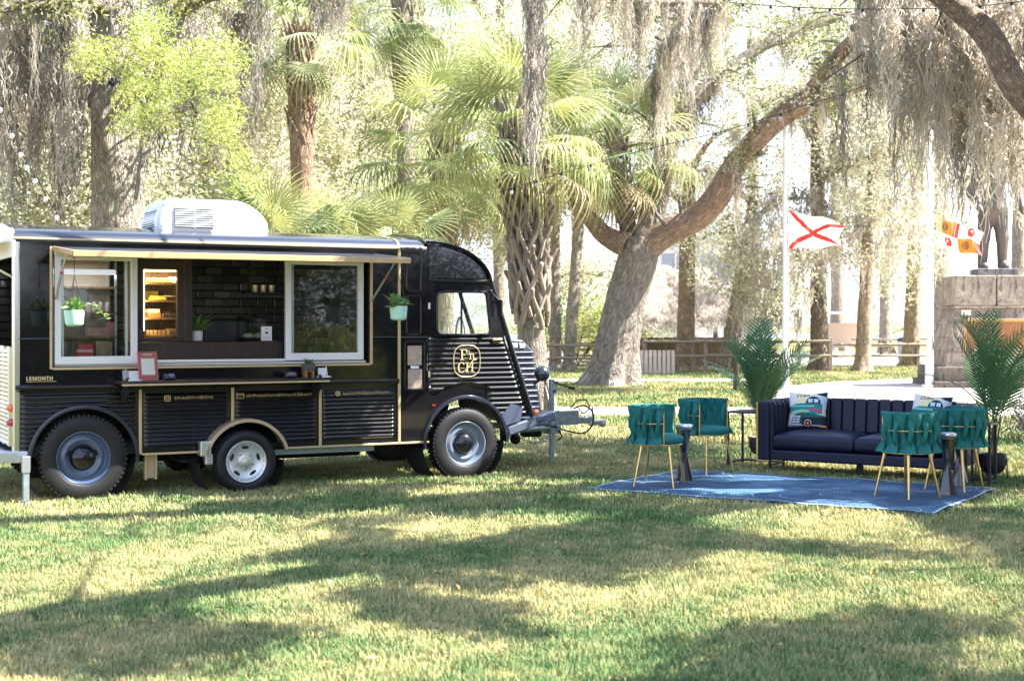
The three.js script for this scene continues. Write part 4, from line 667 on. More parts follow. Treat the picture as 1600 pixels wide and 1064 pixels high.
// embossed door panels, notice plates, lettering
{
  const emb = (x0, y0, x1, y1) => { const v = rrect(x0, y0, x1, y1, .025).map(([x, y]) => V(x, y, 0)); v.push(v[0].clone()); return new THREE.TubeGeometry(new THREE.CatmullRomCurve3(v), 70, .008, 6); };
  part(B, 'corner_panel', box(.29, 1.27, .03, 3.148, 1.62, -.018), M.black);
  part(B, 'embossed_panel', [emb(3.075, 1.86, 3.225, 2.235), emb(3.075, 1.44, 3.225, 1.815), emb(3.058, .90, 3.262, 1.37)], M.blackRib);
  part(B, 'panel_joint', box(.28, .012, .014, 3.15, 1.415, .0), M.slate);
  const pinkPlate = std(C(.52, .39, .31), .55, 0, { map: grain });
  part(B, 'notice_plate', rbox(.15, .19, .006, .003, 3.158, 1.235, .003), pinkPlate); part(B, 'notice_plate', rbox(.15, .19, .006, .003, 3.162, 1.005, .003), pinkPlate); part(B, 'notice_strip', rbox(.09, .028, .006, .002, 3.16, 1.12, .003), M.white);
  part(B, 'lettering', mv(text('LEMONTH', .034), -.485, 1.058, .001), M.lettering);
  part(B, 'lettering_underline', box(.25, .004, .003, -.355, 1.048, .002), M.lettering);
  // web addresses in gold: at this distance only their strokes can be told
  reseed(44);
  const strokes = (x0, x1, y) => { const g = []; let x = x0; while (x < x1) { const w = rr(.006, .013), h = rnd() < .3 ? .026 : .018; g.push(box(.0035, h, .003, x, y + h / 2, .014)); if (rnd() < .7) g.push(box(w, .0035, .003, x + w / 2, y + (rnd() < .5 ? .016 : .002), .0145)); x += w + .005; } return g; };
  const ring = (x, y, w, h, r) => { const v = rrect(x, y, x + w, y + h, r).map(([a, b]) => V(a, b, .014)); v.push(v[0].clone()); return new THREE.TubeGeometry(new THREE.CatmullRomCurve3(v), 40, .004, 5); };
  part(B, 'web_address', [...strokes(.80, 1.15, .868), ring(.705, .852, .052, .052, .016), torus(.013, .004, .731, .878, .014)], M.lettering);
  part(B, 'web_address', [...strokes(1.46, 2.09, .872), ring(1.372, .862, .062, .042, .004), rod(V(1.374, .902, .014), V(1.403, .882, .014), .003), rod(V(1.432, .902, .014), V(1.403, .882, .014), .003)], M.lettering);
  part(B, 'web_address', [...strokes(2.41, 2.90, .872), torus(.022, .004, 2.355, .882, .014), torus(.010, .003, 2.355, .882, .014), box(.044, .004, .003, 2.355, .882, .014)], M.lettering);
  const lg = ring(3.575, 1.02, .29, .31, .105); lg.scale(1, 1, 1).translate(0, 0, .006);
  const letters = [mv(text('F', .105, .004, fontR), 3.640, 1.185, .016), mv(text('o', .055, .004, fontR), 3.712, 1.238, .016), mv(text('n', .075, .004, fontR), 3.742, 1.19, .016), mv(text('C', .10, .004, fontR), 3.612, 1.062, .016), mv(text('H', .095, .004, fontR), 3.70, 1.066, .016)];
  const swash = tube([V(3.70, 1.075, .018), V(3.74, 1.12, .018), V(3.79, 1.18, .018), V(3.83, 1.19, .018)], .005, 16, 5);
  part(B, 'emblem', [lg, ...letters, swash], M.lettering);
}
// wheels: tyre with tread blocks, rim, hub cap
function wheel(x, y, z, R, w, kind, flip) {
  const r0 = R * (kind === 'alloy' ? .66 : .61), prof = [[r0, -w * .42], [r0 + .02, -w * .48], [lerp(r0, R, .5), -w * .52], [R * .955, -w * .45], [R * .985, -w * .36], [R * .99, 0], [R * .985, w * .36], [R * .955, w * .45], [lerp(r0, R, .5), w * .52], [r0 + .02, w * .48], [r0, w * .42], [r0 - .015, 0], [r0, -w * .42]];
  const g = [lathe(prof, 56)];
  if (kind !== 'alloy') for (let i = 0; i < 54; i++) for (const s of [-1, 1]) { const q = (i + (s > 0 ? .5 : 0)) / 54 * 2 * PI; g.push(box(.022, .026, w * .30, 0, 0, 0).translate(R * .985, 0, 0).applyMatrix4(new THREE.Matrix4().makeRotationX(PI / 2)).applyMatrix4(new THREE.Matrix4().makeRotationY(q)).translate(0, s * w * .27, 0)); }
  else for (let i = 0; i < 4; i++) g.push(torus(R * .985, .006, 0, (i - 1.5) * w * .2, 0, PI / 2, 0, 0, 2 * PI, 40));
  const m = part(B, 'wheel', mv(merge(g), 0, 0, 0, PI / 2), M.rubber); m.position.set(x, y, z); if (flip) m.rotation.y = PI;
  const h = w * .42;
  if (kind === 'alloy') {
    const disc = lathe([[0, h * .55], [.055, h * .55], [.06, h * .3], [r0 * .55, h * .45], [r0 * .80, h * .5], [r0 * .84, h * .75], [r0 * .96, h * .95], [r0 * 1.0, h * 1.06], [r0 * 1.02, h * .9], [r0 * .9, -h], [r0 * .6, -h]], 48);
    const rim = part(m, 'rim', mv(disc, 0, 0, 0, PI / 2), phy({ color: C(.62, .64, .63), roughness: .35, metalness: .55 }));
    const studs = []; for (let i = 0; i < 5; i++) { const q = i / 5 * 2 * PI + .3; studs.push(cyl(.008, .008, .02, r0 * .40 * cos(q + .6), r0 * .40 * sin(q + .6), h * .5, PI / 2)); }
    m.userData.label = 'middle wheel with silver alloy rim'; const hs = [0, 1, 2, 3, 4].map((i) => { const a = i / 5 * 2 * PI + .3; return mv(sph(1, 0, 0, 0, .016, .036, .006, 12), r0 * .68, 0, 0).rotateZ(a).translate(0, 0, h * .48); });
    part(m, 'rim_slot', hs, M.matteBlack); part(m, 'wheel_nut', studs, M.chrome);
    const rv = []; for (let i = 0; i < 24; i++) { const q = i / 24 * 2 * PI; rv.push(sph(.006, r0 * .9 * cos(q), r0 * .9 * sin(q), h * .86, 1, 1, .6, 6)); } part(m, 'rim_rivet', rv, M.galv, null, 'stuff');
    part(m, 'hub_cap', mv(lathe([[0, h * .95], [.03, h * .92], [.042, h * .7], [.045, h * .4]], 24), 0, 0, 0, PI / 2), std(C(.55, .60, .42), .4, .3));
  } else {
    part(m, 'rim', mv(lathe([[.05, h * .3], [r0 * .60, h * .30], [r0 * .64, h * .62], [r0 * .76, h * .62], [r0 * .82, h * .36], [r0 * .90, h * .42], [r0 * .97, h * .98], [r0 * 1.03, h * 1.05], [r0 * 1.02, h * .8], [r0 * .9, -h], [r0 * .5, -h]], 56), 0, 0, 0, PI / 2), kind === 'front' ? phy({ color: C(.13, .165, .21), roughness: .35, clearcoat: .8 }) : phy({ color: C(.045, .075, .14), roughness: .32, clearcoat: .8 }));
    part(m, 'hub_cap', mv(lathe([[0, h * 1.25], [r0 * .12, h * 1.24], [r0 * .3, h * 1.12], [r0 * .44, h * .82], [r0 * .50, h * .45], [r0 * .51, h * .28]], 36), 0, 0, 0, PI / 2), M.blackRib);
  }
  return m;
}
wheel(0, .375, -.075, .372, .19, 'rear'); wheel(3.72, .352, -.085, .352, .18, 'front'); wheel(1.44, .282, .0, .288, .19, 'alloy');
wheel(0, .375, -1.925, .372, .19, 'rear', 1); wheel(3.72, .352, -1.915, .352, .18, 'front', 1); wheel(1.44, .268, -1.95, .275, .19, 'alloy', 1);
// mudguards
function guard(cx, cy, R, w, z, q0, q1, mat, name, lip) { const p = [], x = [], n = 36; for (let i = 0; i <= n; i++) { const q = lerp(q0, q1, i / n); [[R - lip, 0], [R, 0], [R + .004, -.004], [R + .004, -w]].forEach(([r, d]) => p.push(cx + r * cos(q), cy + r * sin(q), z + d)); if (i < n) for (let k = 0; k < 3; k++) { const m = i * 4 + k; x.push(m, m + 1, m + 4, m + 1, m + 5, m + 4); } } return part(B, name, geoFrom(p, x), mat); }
guard(0, .36, .475, .22, .03, -.12, PI + .12, M.blue, 'mudguard', .03); guard(1.44, .27, .405, .26, .13, .30, PI - .18, std(C(.45, .34, .22), .45, .3), 'gold_mudguard', .028); guard(3.72, .36, .47, .2, .025, -.02, PI + .1, M.blue, 'mudguard', .028);
for (const [x, y, r, d, z] of [[0, .36, .46, .5, -.3], [3.72, .36, .45, .5, -.3], [1.44, .27, .40, .4, -.25]]) part(B, 'wheel_well', new THREE.CylinderGeometry(r, r, d, 30, 1, true, -PI / 2, PI).rotateX(PI / 2).translate(x, y, z), M.under);
part(B, 'axle_bracket', [rbox(.10, .14, .10, .012, 1.05, .42, .08), rbox(.07, .10, .07, .012, 1.09, .32, .06)], M.silver);
// drawbar with jack stand, winch handle, coupler, chain and cables
{
  const Z = -1.0, db = part(B, 'drawbar', [rod(V(4.5, .42, -.55), V(5.35, .40, Z), .035), rod(V(4.5, .42, -1.45), V(5.35, .40, Z), .035), rbox(.62, .07, .07, .01, 5.5, .46, Z), rbox(.2, .10, .14, .02, 5.26, .38, Z), box(.36, .16, .01, 5.4, .50, Z + .06), box(.12, .14, .05, 5.55, .50, Z)], M.galv);
  part(db, 'coupler', [rbox(.22, .06, .08, .02, 5.86, .43, Z), sph(.045, 5.93, .42, Z), rbox(.02, .16, .02, .006, 5.80, .53, Z), rbox(.10, .05, .06, .01, 5.74, .48, Z)], M.silver);
  const j = part(B, 'jack_stand', [cyl(.032, .032, .86, 5.22, .47, Z + .09), cyl(.026, .026, .3, 5.22, .15, Z + .09), cyl(.06, .06, .012, 5.22, .012, Z + .09), cyl(.036, .036, .06, 5.22, .90, Z + .09)], M.galv);
  part(j, 'winch_handle', [rod(V(5.22, .91, Z + .12), V(5.40, .84, Z + .16), .008), rod(V(5.40, .84, Z + .16), V(5.47, .83, Z + .16), .016)], M.matteBlack); part(j, 'maker_disc', cyl(.022, .022, .006, 5.235, .80, Z + .124, PI / 2), std(C(.03, .08, .4), .4));
  const links = []; for (let i = 0; i < 26; i++) { const k = i / 25, x = lerp(4.62, 5.18, k), y = .40 - .14 * sin(k * PI), g = torus(.016, .0045, 0, 0, 0, i % 2 ? PI / 2 : 0, 0, 0, 2 * PI, 10); links.push(g.scale(1.3, 1, 1).translate(x, y, Z + .3)); } part(db, 'safety_chain', links, M.galv);
  const cab = [tube([V(4.72, .46, Z + .15), V(5.1, .44, Z + .16), V(5.4, .36, Z + .14), V(5.62, .33, Z + .12), V(5.74, .42, Z + .1), V(5.74, .56, Z + .1), V(5.64, .63, Z + .08), V(5.5, .60, Z + .08)], .010, 50), tube([V(5.5, .6, Z + .02), V(5.62, .69, Z), V(5.72, .68, Z), V(5.76, .6, Z), V(5.68, .54, Z), V(5.6, .6, Z + .03)], .008, 40), tube([V(4.8, .5, Z), V(5.0, .53, Z + .05), V(5.2, .47, Z + .1), V(5.34, .3, Z + .1), V(5.30, .26, Z + .1)], .009, 30)]; part(db, 'brake_cable', cab, M.matteBlack);
  part(db, 'gearbox', [rbox(.22, .11, .12, .02, 4.98, .36, Z + .05), sph(.06, 4.68, .31, Z + .25)], M.under);
}

// ---------------------------------------------------------------- things in and on the truck (placed in its axes)
const onTruck = (name, label, cat, x, y, z, turn = 0, group) => thing(name, label, cat, toWorld(x, y, z), TURN + turn, group);
reseed(61);
// oval leaves for small pot plants
function leafBlade(L, w, bend) { const p = [], x = [], n = 5; for (let i = 0; i <= n; i++) { const t = i / n, h = w * sin(Math.pow(t, .8) * PI) * .5 + .0005, y = bend * t * t; p.push(t * L, -y * L, -h, t * L, -y * L - h * .35, 0, t * L, -y * L, h); if (i < n) for (const a of [0, 1]) { const k = i * 3 + a; x.push(k, k + 1, k + 3, k + 1, k + 4, k + 3); } } return geoFrom(p, x); }
const blades = [leafBlade(.10, .045, .2), leafBlade(.13, .05, .45), leafBlade(.09, .05, .1)];
const potLeaf = [[.16, .30, .05], [.10, .22, .05], [.24, .36, .08]].map((c) => leafMat({ color: C(...c), roughness: .97, transmission: .3 }));
function hangingPlant(label, x, y, z, trail) {
  const t = onTruck('hanging_planter', label, 'planter', x, y - .045, z, 0, undefined);
  part(t, 'pot', lathe([[0, -.13], [.055, -.128], [.072, -.11], [.082, 0], [.078, .002], [.07, -.02], [0, -.025]], 32), M.mint);
  const cords = []; for (let i = 0; i < 3; i++) { const q = i * 2.1 + .4; cords.push(rod(V(.078 * cos(q), 0, .078 * sin(q)), V(0, .28, 0), .0025, .0025, 5)); } cords.push(rod(V(0, .28, 0), V(0, .43, 0), .0025, .0025, 5)); part(t, 'cord', cords, M.matteBlack); part(t, 'hook', torus(.018, .004, 0, .445, 0), M.red);
  for (let i = 0; i < 34; i++) { const q = rr(0, 6.28), f = part(t, 'leaf', blades[i % 3], potLeaf[i % 3]); f.position.set(rr(-.045, .045), rr(-.02, .03), rr(-.045, .045)); f.rotation.set(rr(-.5, .5), q, rr(.2, 1.4), 'YZX'); f.scale.setScalar(rr(.7, 1.25)); }
  if (trail) { const pts = [V(.03, .02, .03), V(.13, .05, .05), V(.20, -.01, .05), V(.25, -.07, .05)]; part(t, 'stem', tube(pts, .003, 20, 5), potLeaf[1]); for (let i = 0; i < 18; i++) { const a = along(pts, i / 17), f = part(t, 'leaf', blades[i % 3], potLeaf[2]); f.position.copy(a); f.rotation.set(rr(-.5, .5), rr(0, 6.28), rr(-.6, .5), 'YZX'); f.scale.setScalar(rr(.4, .7)); } }
}
hangingPlant('mint green pot with trailing plant hung at the left end of the hatch flap', -.235, 1.70, .80, true);
hangingPlant('mint green pot with bushy plant hung at the right end of the hatch flap', 2.64, 1.75, .80, false);
// canvas prints
function canvasTex(w, h, draw) { const c = document.createElement('canvas'); c.width = w; c.height = h; draw(c.getContext('2d'), w, h); const t = new THREE.CanvasTexture(c); t.colorSpace = THREE.SRGBColorSpace; t.magFilter = THREE.LinearFilter; return t; }
{
  const tex = canvasTex(256, 330, (g, w, h) => { g.fillStyle = '#b8525f'; g.fillRect(0, 0, w, h); g.fillStyle = '#f3e6e4'; g.fillRect(40, 76, 176, 186); for (let i = 0, x = 66; x < 190; i++, x += 9) g.fillRect(x, 22 + (i % 3) * 2, 6, 14 - (i % 2) * 4); g.fillStyle = '#d9a0a4'; g.fillRect(84, 48, 90, 4); });
  const t = onTruck('counter_sign', 'pink framed sign with white square leaning on the serving shelf', 'sign', .515, 1.046, .22, .25);
  part(t, 'sign_panel', new THREE.BoxGeometry(.185, .255, .006).translate(0, .128, 0).rotateX(-.16), [M.red, M.red, M.red, M.red, std(0xffffff, .45, 0, { map: tex }), M.red].map((m) => m === M.red ? std(C(.5, .12, .16), .5) : m));
  part(t, 'clear_stand', [mv(box(.19, .262, .003), 0, .13, -.005, -.16), box(.19, .004, .08, 0, .002, 0)], M.glass); t.children[0].rotation.z = t.children[1].rotation.z = .0;
}
{ const a = onTruck('card_stand', 'white card stand with small grey card left of the pink sign', 'card stand', .375, 1.046, .20, .1); part(a, 'card', rbox(.095, .08, .006, .002, .015, .05, 0, -.25), std(C(.62, .62, .58), .6)); part(a, 'card_back', rbox(.05, .085, .006, .002, -.055, .05, -.02, -.2), std(C(.32, .32, .34), .6)); part(a, 'base', rbox(.12, .012, .07, .004, .01, .006, .02), M.white);
  const b = onTruck('card_reader', 'dark card reader lying just right of the pink sign', 'card reader', .70, 1.046, .18, .2); part(b, 'body', rbox(.10, .05, .07, .012, 0, .026, 0, -.3), std(C(.03, .03, .06), .4)); part(b, 'screen', rbox(.05, .03, .004, .003, .01, .045, .032, -.3), std(C(.16, .16, .24), .2));
  const c = onTruck('card_reader', 'small black card reader left of the succulent on the shelf', 'card reader', 1.83, 1.046, .18, -.1); part(c, 'body', rbox(.10, .045, .07, .01, 0, .024, 0, -.25), std(C(.04, .035, .05), .4)); part(c, 'screen', rbox(.06, .025, .004, .003, 0, .042, .03, -.25), std(C(.10, .09, .14), .3));
  const d = onTruck('succulent', 'small green succulent in a grey pot on a wooden stand on the shelf', 'plant', 2.0, 1.046, .18, 0); part(d, 'stand', [rbox(.085, .012, .085, .003, 0, .06, 0), rbox(.02, .06, .085, .003, -.033, .03, 0), rbox(.02, .06, .085, .003, .033, .03, 0)], M.paleWood); part(d, 'pot', rbox(.105, .065, .10, .012, 0, .098, 0), std(C(.07, .07, .075), .8)); for (let i = 0; i < 30; i++) { const f = part(d, 'leaf', blades[i % 3], potLeaf[1]); f.position.set(rr(-.03, .03), .13, rr(-.03, .03)); f.rotation.set(0, i * 2.4, rr(.2, 1.3), 'YZX'); f.scale.set(.5, .5, .4); }
  const e = onTruck('card_stand', 'white card stand right of the succulent on the shelf', 'card stand', 2.15, 1.046, .17, -.1); part(e, 'card', rbox(.08, .075, .006, .002, -.01, .05, 0, -.2), std(C(.62, .63, .62), .6)); part(e, 'base', rbox(.13, .012, .08, .004, 0, .006, .01), M.white); part(e, 'pen', rod(V(.045, .01, -.01), V(.03, .11, -.02), .004), M.silver);
}
// lit display cabinet with pastries
{
  const t = onTruck('display_cabinet', 'brown wooden display cabinet with lit shelves behind the serving hatch', 'cabinet', .75, 1.382, -.42), W = .52, H = .74;
  part(t, 'frame', [rbox(.075, H, .05, .005, -W / 2 + .035, H / 2, .22), rbox(.055, H, .05, .005, W / 2 - .115, H / 2, .22), rbox(.09, H, .05, .005, W / 2 - .045, H / 2, .223), rbox(W - .01, .09, .05, .005, 0, H - .04, .222), rbox(W - .01, .035, .05, .005, 0, .018, .222)], M.darkWood);
  part(t, 'case', [box(.02, H, .42, -W / 2 + .01, H / 2, 0), box(.02, H, .42, W / 2 - .03, H / 2, 0), box(W, .02, .42, 0, H, 0), box(W, H, .015, 0, H / 2, -.21)], M.paleWood);
  part(t, 'trim', rbox(.012, H, .012, .003, W / 2 - .07, H / 2, .25), M.midWood); part(t, 'handle', rbox(.025, .17, .03, .005, -W / 2 + .05, .20, .255), M.matteBlack);
  for (const y of [.05, .21, .37, .53]) part(t, 'shelf', box(W - .04, .016, .36, 0, y, -.01), M.paleWood);
  part(t, 'glass_door', box(W - .18, H - .13, .004, -.03, H / 2 - .01, .215), M.glass);
  const lamp = part(t, 'light_strip', box(W - .2, .012, .02, -.02, H - .095, .17), std(C(.9, .8, .6), .5, 0, { emissive: C(1, .72, .38), emissiveIntensity: 1.6 }));
  const li = new THREE.RectAreaLight(C(1, .70, .36), 60, W - .2, .03); li.name = 'cabinet_light'; li.position.set(-.02, H - .108, .165); li.rotation.x = -PI / 2 + .45; t.add(li);
  const li2 = new THREE.RectAreaLight(C(1, .70, .36), 34, .03, H - .2); li2.name = 'cabinet_side_light'; const lm2 = part(t, 'light_strip', box(.012, H - .2, .012, -.172, H / 2, .19), lamp.material); li2.position.set(-.160, H / 2, .18); li2.rotation.y = -PI / 2 - .5; t.add(li2);
  const inCab = (x, y, z) => toWorld(.75 + x, 1.382 + y, -.42 + z), G2 = 'goods in the lit display cabinet';
  const item = (name, label, cat, geo, mat, x, y, z, turn = 0) => solo(name, label, cat, geo, mat, inCab(x, y, z), TURN + turn);
  const waffle = std(C(.42, .24, .09), .7, 0, { map: grain }), choc = std(C(.07, .045, .03), .7, 0, { map: grain }), yel = std(C(.75, .58, .08), .6), wht = std(C(.75, .73, .68), .5);
  const cookieTray = (w, d, h, m) => { const g = [rbox(w, .012, d, .004, 0, .006, 0)]; for (let i = 0; i < 6; i++) for (let j = 0; j < 3; j++) g.push(rbox(w / 7, h, d / 4, .008, (i - 2.5) * w / 6.3, .012 + h / 2, (j - 1) * d / 3.2)); return g; };
  item('pastry_tray', 'tray of brown pastries on the top shelf of the lit cabinet', 'tray', cookieTray(.24, .16, .03, 0), waffle, -.02, .54, .08); item('cake_box', 'white cake box at the right end of the top cabinet shelf', 'box', rbox(.09, .05, .12, .006, 0, .025, 0), wht, .12, .54, .06);
  item('menu_card', 'yellow card standing on the second cabinet shelf', 'card', rbox(.14, .085, .006, .002, 0, .043, 0, -.1), yel, -.05, .379, -.06); item('pastry_tray', 'yellow tray on the second cabinet shelf', 'tray', [rbox(.16, .02, .12, .006, 0, .01, 0), rbox(.13, .016, .09, .006, 0, .03, 0)], yel, -.03, .379, .08); item('saucer', 'white saucer on the second cabinet shelf', 'saucer', lathe([[0, .004], [.035, .004], [.06, .018], [.06, .022], [.03, .012], [0, .012]], 24), wht, .10, .40, .07);
  item('pastry_tray', 'tray of dark chocolate pieces on the third cabinet shelf', 'tray', cookieTray(.15, .13, .03, 0), choc, .08, .379 - .16 + .16 - .16, .10); item('pastry_box', 'orange and white striped box on the third cabinet shelf', 'box', [rbox(.16, .045, .12, .005, 0, .022, 0)], std(C(.85, .22, .05), .5), -.08, .218, .06); item('pastry_box', 'white box on top of the orange box in the cabinet', 'box', [rbox(.15, .035, .11, .005, 0, .018, 0)], std(C(.82, .66, .5), .5), -.08, .263, .06);
  item('jar', 'squat green jar on the third cabinet shelf', 'jar', lathe([[0, 0], [.045, 0], [.05, .02], [.05, .05], [.035, .06], [0, .06]], 24), std(C(.22, .20, .05), .4), .11, .218, -.05); item('pastry_tray', 'tray of golden pastries on the bottom cabinet shelf', 'tray', cookieTray(.24, .15, .035, 0), waffle, -.03, .058, .08); item('pastry_box', 'small tan box at the right of the bottom cabinet shelf', 'box', rbox(.09, .06, .1, .006, 0, .03, 0), M.card, .12, .058, .02);
}
// stores behind the left window
{
  const t = onTruck('storage_rack', 'open storage rack with packed goods behind the left window', 'shelf', .10, 1.12, -.95);
  for (const y of [.1, .30, .52, .76]) part(t, 'shelf', box(.72, .02, .34, 0, y, 0), M.paleWood); part(t, 'post', [-.35, .35].flatMap((x) => [-.16, .16].map((z) => box(.02, 1.05, .02, x, .525, z))), M.silver); part(t, 'back_panel', box(.74, 1.05, .015, 0, .525, -.18), std(C(.45, .38, .29), .7)); part(t, 'glowing_rail', rbox(.70, .05, .05, .02, 0, .905, .18), std(C(.8, .8, .85), .4, 0, { emissive: C(.9, .88, 1), emissiveIntensity: .16 })); const tl = new THREE.RectAreaLight(C(1, .95, .92), 9, .70, .05); tl.name = 'added_rack_light'; tl.position.set(0, .872, .185); tl.rotation.x = -PI / 2 + .35; t.add(tl); part(t, 'side_panel', box(.20, .62, .02, -.30, .35, .19), std(C(.30, .30, .33), .6));  // rack rail made to glow, area light added to brighten the goods
  const it = (name, label, cat, geo, mat, x, y, z, turn = 0) => solo(name, label, cat, geo, mat, toWorld(.10 + x, 1.12 + y, -.95 + z), TURN + turn);
  it('carton', 'red and white carton on the bottom rack shelf behind the left window', 'box', [rbox(.13, .05, .14, .004, 0, .025, 0), rbox(.13, .05, .14, .004, 0, .10, 0)], std(C(.72, .05, .05), .5), .08, .11, .10); it('carton', 'white carton between the two red ones on the bottom rack shelf', 'box', rbox(.128, .024, .138, .003, 0, .012, 0), std(C(.8, .74, .7), .5), .08, .161, .10); it('cardboard_box', 'plain brown cardboard box right of the red carton behind the left window', 'box', rbox(.15, .15, .16, .006, 0, .075, 0), M.card, .245, .11, .09); it('cardboard_box', 'tan cardboard box on the top rack shelf behind the left window', 'box', rbox(.17, .17, .16, .006, 0, .085, 0), std(C(.55, .42, .32), .8, 0, { map: grain }), .22, .53, .05); it('cardboard_box', 'low pinkish box on the middle rack shelf behind the left window', 'box', rbox(.2, .08, .16, .006, 0, .04, 0), std(C(.5, .33, .27), .8, 0, { map: grain }), .2, .31, .08); it('carton', 'small pink carton at the right end of the middle rack shelf', 'box', rbox(.06, .13, .1, .004, 0, .065, 0), std(C(.72, .2, .26), .5), .32, .31, .05);
  for (let i = 0; i < 6; i++) { const m = it('jar', ['first', 'second', 'third', 'fourth', 'fifth', 'last'][i] + ' glass jar from the left in the row on the third rack shelf', 'jar', lathe([[0, 0], [.024, 0], [.026, .01], [.026, .07], [.02, .08], [.02, .095], [0, .095]], 18), std(C(.5, .45, .38), .25), -.02 + i * .06, .53, .13); m.userData.group = 'glass jars on the rack'; if (i > 2) m.position.y += 0; }
}
// back bar: plant, coffee machine, cups, notice
{
  const p = onTruck('pot_plant', 'dark leafy plant in a white pot inside the hatch opening', 'plant', 1.10, 1.382, -.36); part(p, 'pot', lathe([[0, 0], [.05, 0], [.055, .01], [.058, .095], [.052, .097], [.048, .08], [0, .08]], 28), M.white); for (let i = 0; i < 26; i++) { const f = part(p, 'leaf', blades[1], potLeaf[i % 2]); f.position.set(rr(-.02, .02), .08, rr(-.02, .02)); f.rotation.set(rr(-.3, .3), i * 2.4, rr(.5, 1.45), 'YZX'); f.scale.set(rr(1.2, 1.9), 1.3, rr(.8, 1.3)); }
  const c = onTruck('coffee_machine', 'black espresso machine in the dark middle of the hatch opening', 'coffee machine', 1.62, 1.026, -1.30); part(c, 'body', [rbox(.46, .30, .36, .03, 0, .42, 0), rbox(.46, .08, .40, .02, 0, .06, .02), rbox(.40, .26, .14, .02, 0, .22, -.1)], std(C(.03, .03, .034), .35)); part(c, 'drip_tray', rbox(.4, .02, .2, .005, 0, .11, .1), M.silver); part(c, 'group_head', [cyl(.03, .03, .06, -.1, .26, .1), cyl(.03, .03, .06, .1, .26, .1)], M.chrome); part(c, 'steam_wand', tube([V(.2, .40, .17), V(.22, .32, .20), V(.20, .22, .21)], .006, 16), M.chrome); part(c, 'top_rail', [rod(V(-.22, .60, .16), V(.22, .60, .16), .006)], M.chrome);
  const gr = onTruck('coffee_grinder', 'tall black grinder left of the espresso machine', 'grinder', 1.30, 1.026, -1.32); part(gr, 'body', rbox(.14, .30, .18, .03, 0, .15, 0), M.matteBlack); part(gr, 'hopper', lathe([[.03, .30], [.08, .42], [.08, .46], [0, .47]], 24), M.tint);
  const fr = onTruck('glass_display_box', 'small glass cake display box right of the espresso machine', 'display', 1.83, 1.026, -.95, 0); part(fr, 'frame', [rbox(.24, .02, .2, .004, 0, .36, 0), rbox(.24, .38, .2, .01, 0, .19, -.0), rbox(.26, .02, .22, .004, 0, .58, 0)], M.matteBlack); part(fr, 'glass_case', box(.22, .2, .18, 0, .47, 0), M.glass); part(fr, 'cakes', [sph(.05, -.04, .40, 0, 1.2, .6, 1), sph(.05, .06, .40, .02, 1.1, .6, 1)], std(C(.5, .55, .42), .6));
  const sh = onTruck('cup_shelf', 'narrow shelf with a row of metal cups high in the hatch opening', 'shelf', 1.80, 1.84, -.62); part(sh, 'board', box(.44, .014, .12, .05, 0, 0), M.matteBlack); part(sh, 'rail', rod(V(-.14, -.03, .06), V(.26, -.03, .06), .004), M.chrome); part(sh, 'bracket', [box(.02, .34, .02, -.1, .17, -.05), box(.02, .34, .02, .2, .17, -.05)], M.matteBlack);
  const cupG = lathe([[0, 0], [.026, 0], [.030, .07], [.028, .07], [.024, .006], [0, .006]], 24);
  ['left', 'middle', 'right'].forEach((w, i) => solo('metal_cup', w + ' pale metal cup on the high shelf in the hatch opening', 'cup', cupG, std(C(.62, .54, .40), .3, .5), toWorld(1.74 + i * .082, 1.848, -.60), 0, 'metal cups on the cup shelf'));
  const tex = canvasTex(128, 150, (g) => { g.fillStyle = '#e9dfe4'; g.fillRect(0, 0, 128, 150); g.fillStyle = '#3a3038'; g.beginPath(); g.ellipse(66, 66, 20, 12, .1, 0, 7); g.fill(); g.fillRect(50, 70, 5, 12); g.fillRect(76, 70, 5, 12); for (const [y, a, b] of [[22, 40, 88], [30, 46, 82], [104, 24, 104], [116, 30, 98], [128, 24, 90]]) for (let x = a; x < b; x += 7) g.fillRect(x, y, 4, 3); });
  const n = onTruck('notice_card', 'pale pink notice card with a small dark drawing inside the hatch', 'sign', 1.745, 1.382, -.27); const pk = std(C(.66, .52, .56), .6); part(n, 'card', new THREE.BoxGeometry(.105, .135, .005).translate(0, .07, 0), [pk, pk, std(C(.5, .1, .12), .5), pk, std(0xffffff, .6, 0, { map: tex }), pk]); part(n, 'stand', [box(.14, .07, .004, 0, .035, -.01), box(.14, .004, .06, 0, .002, 0)], M.glass);
}

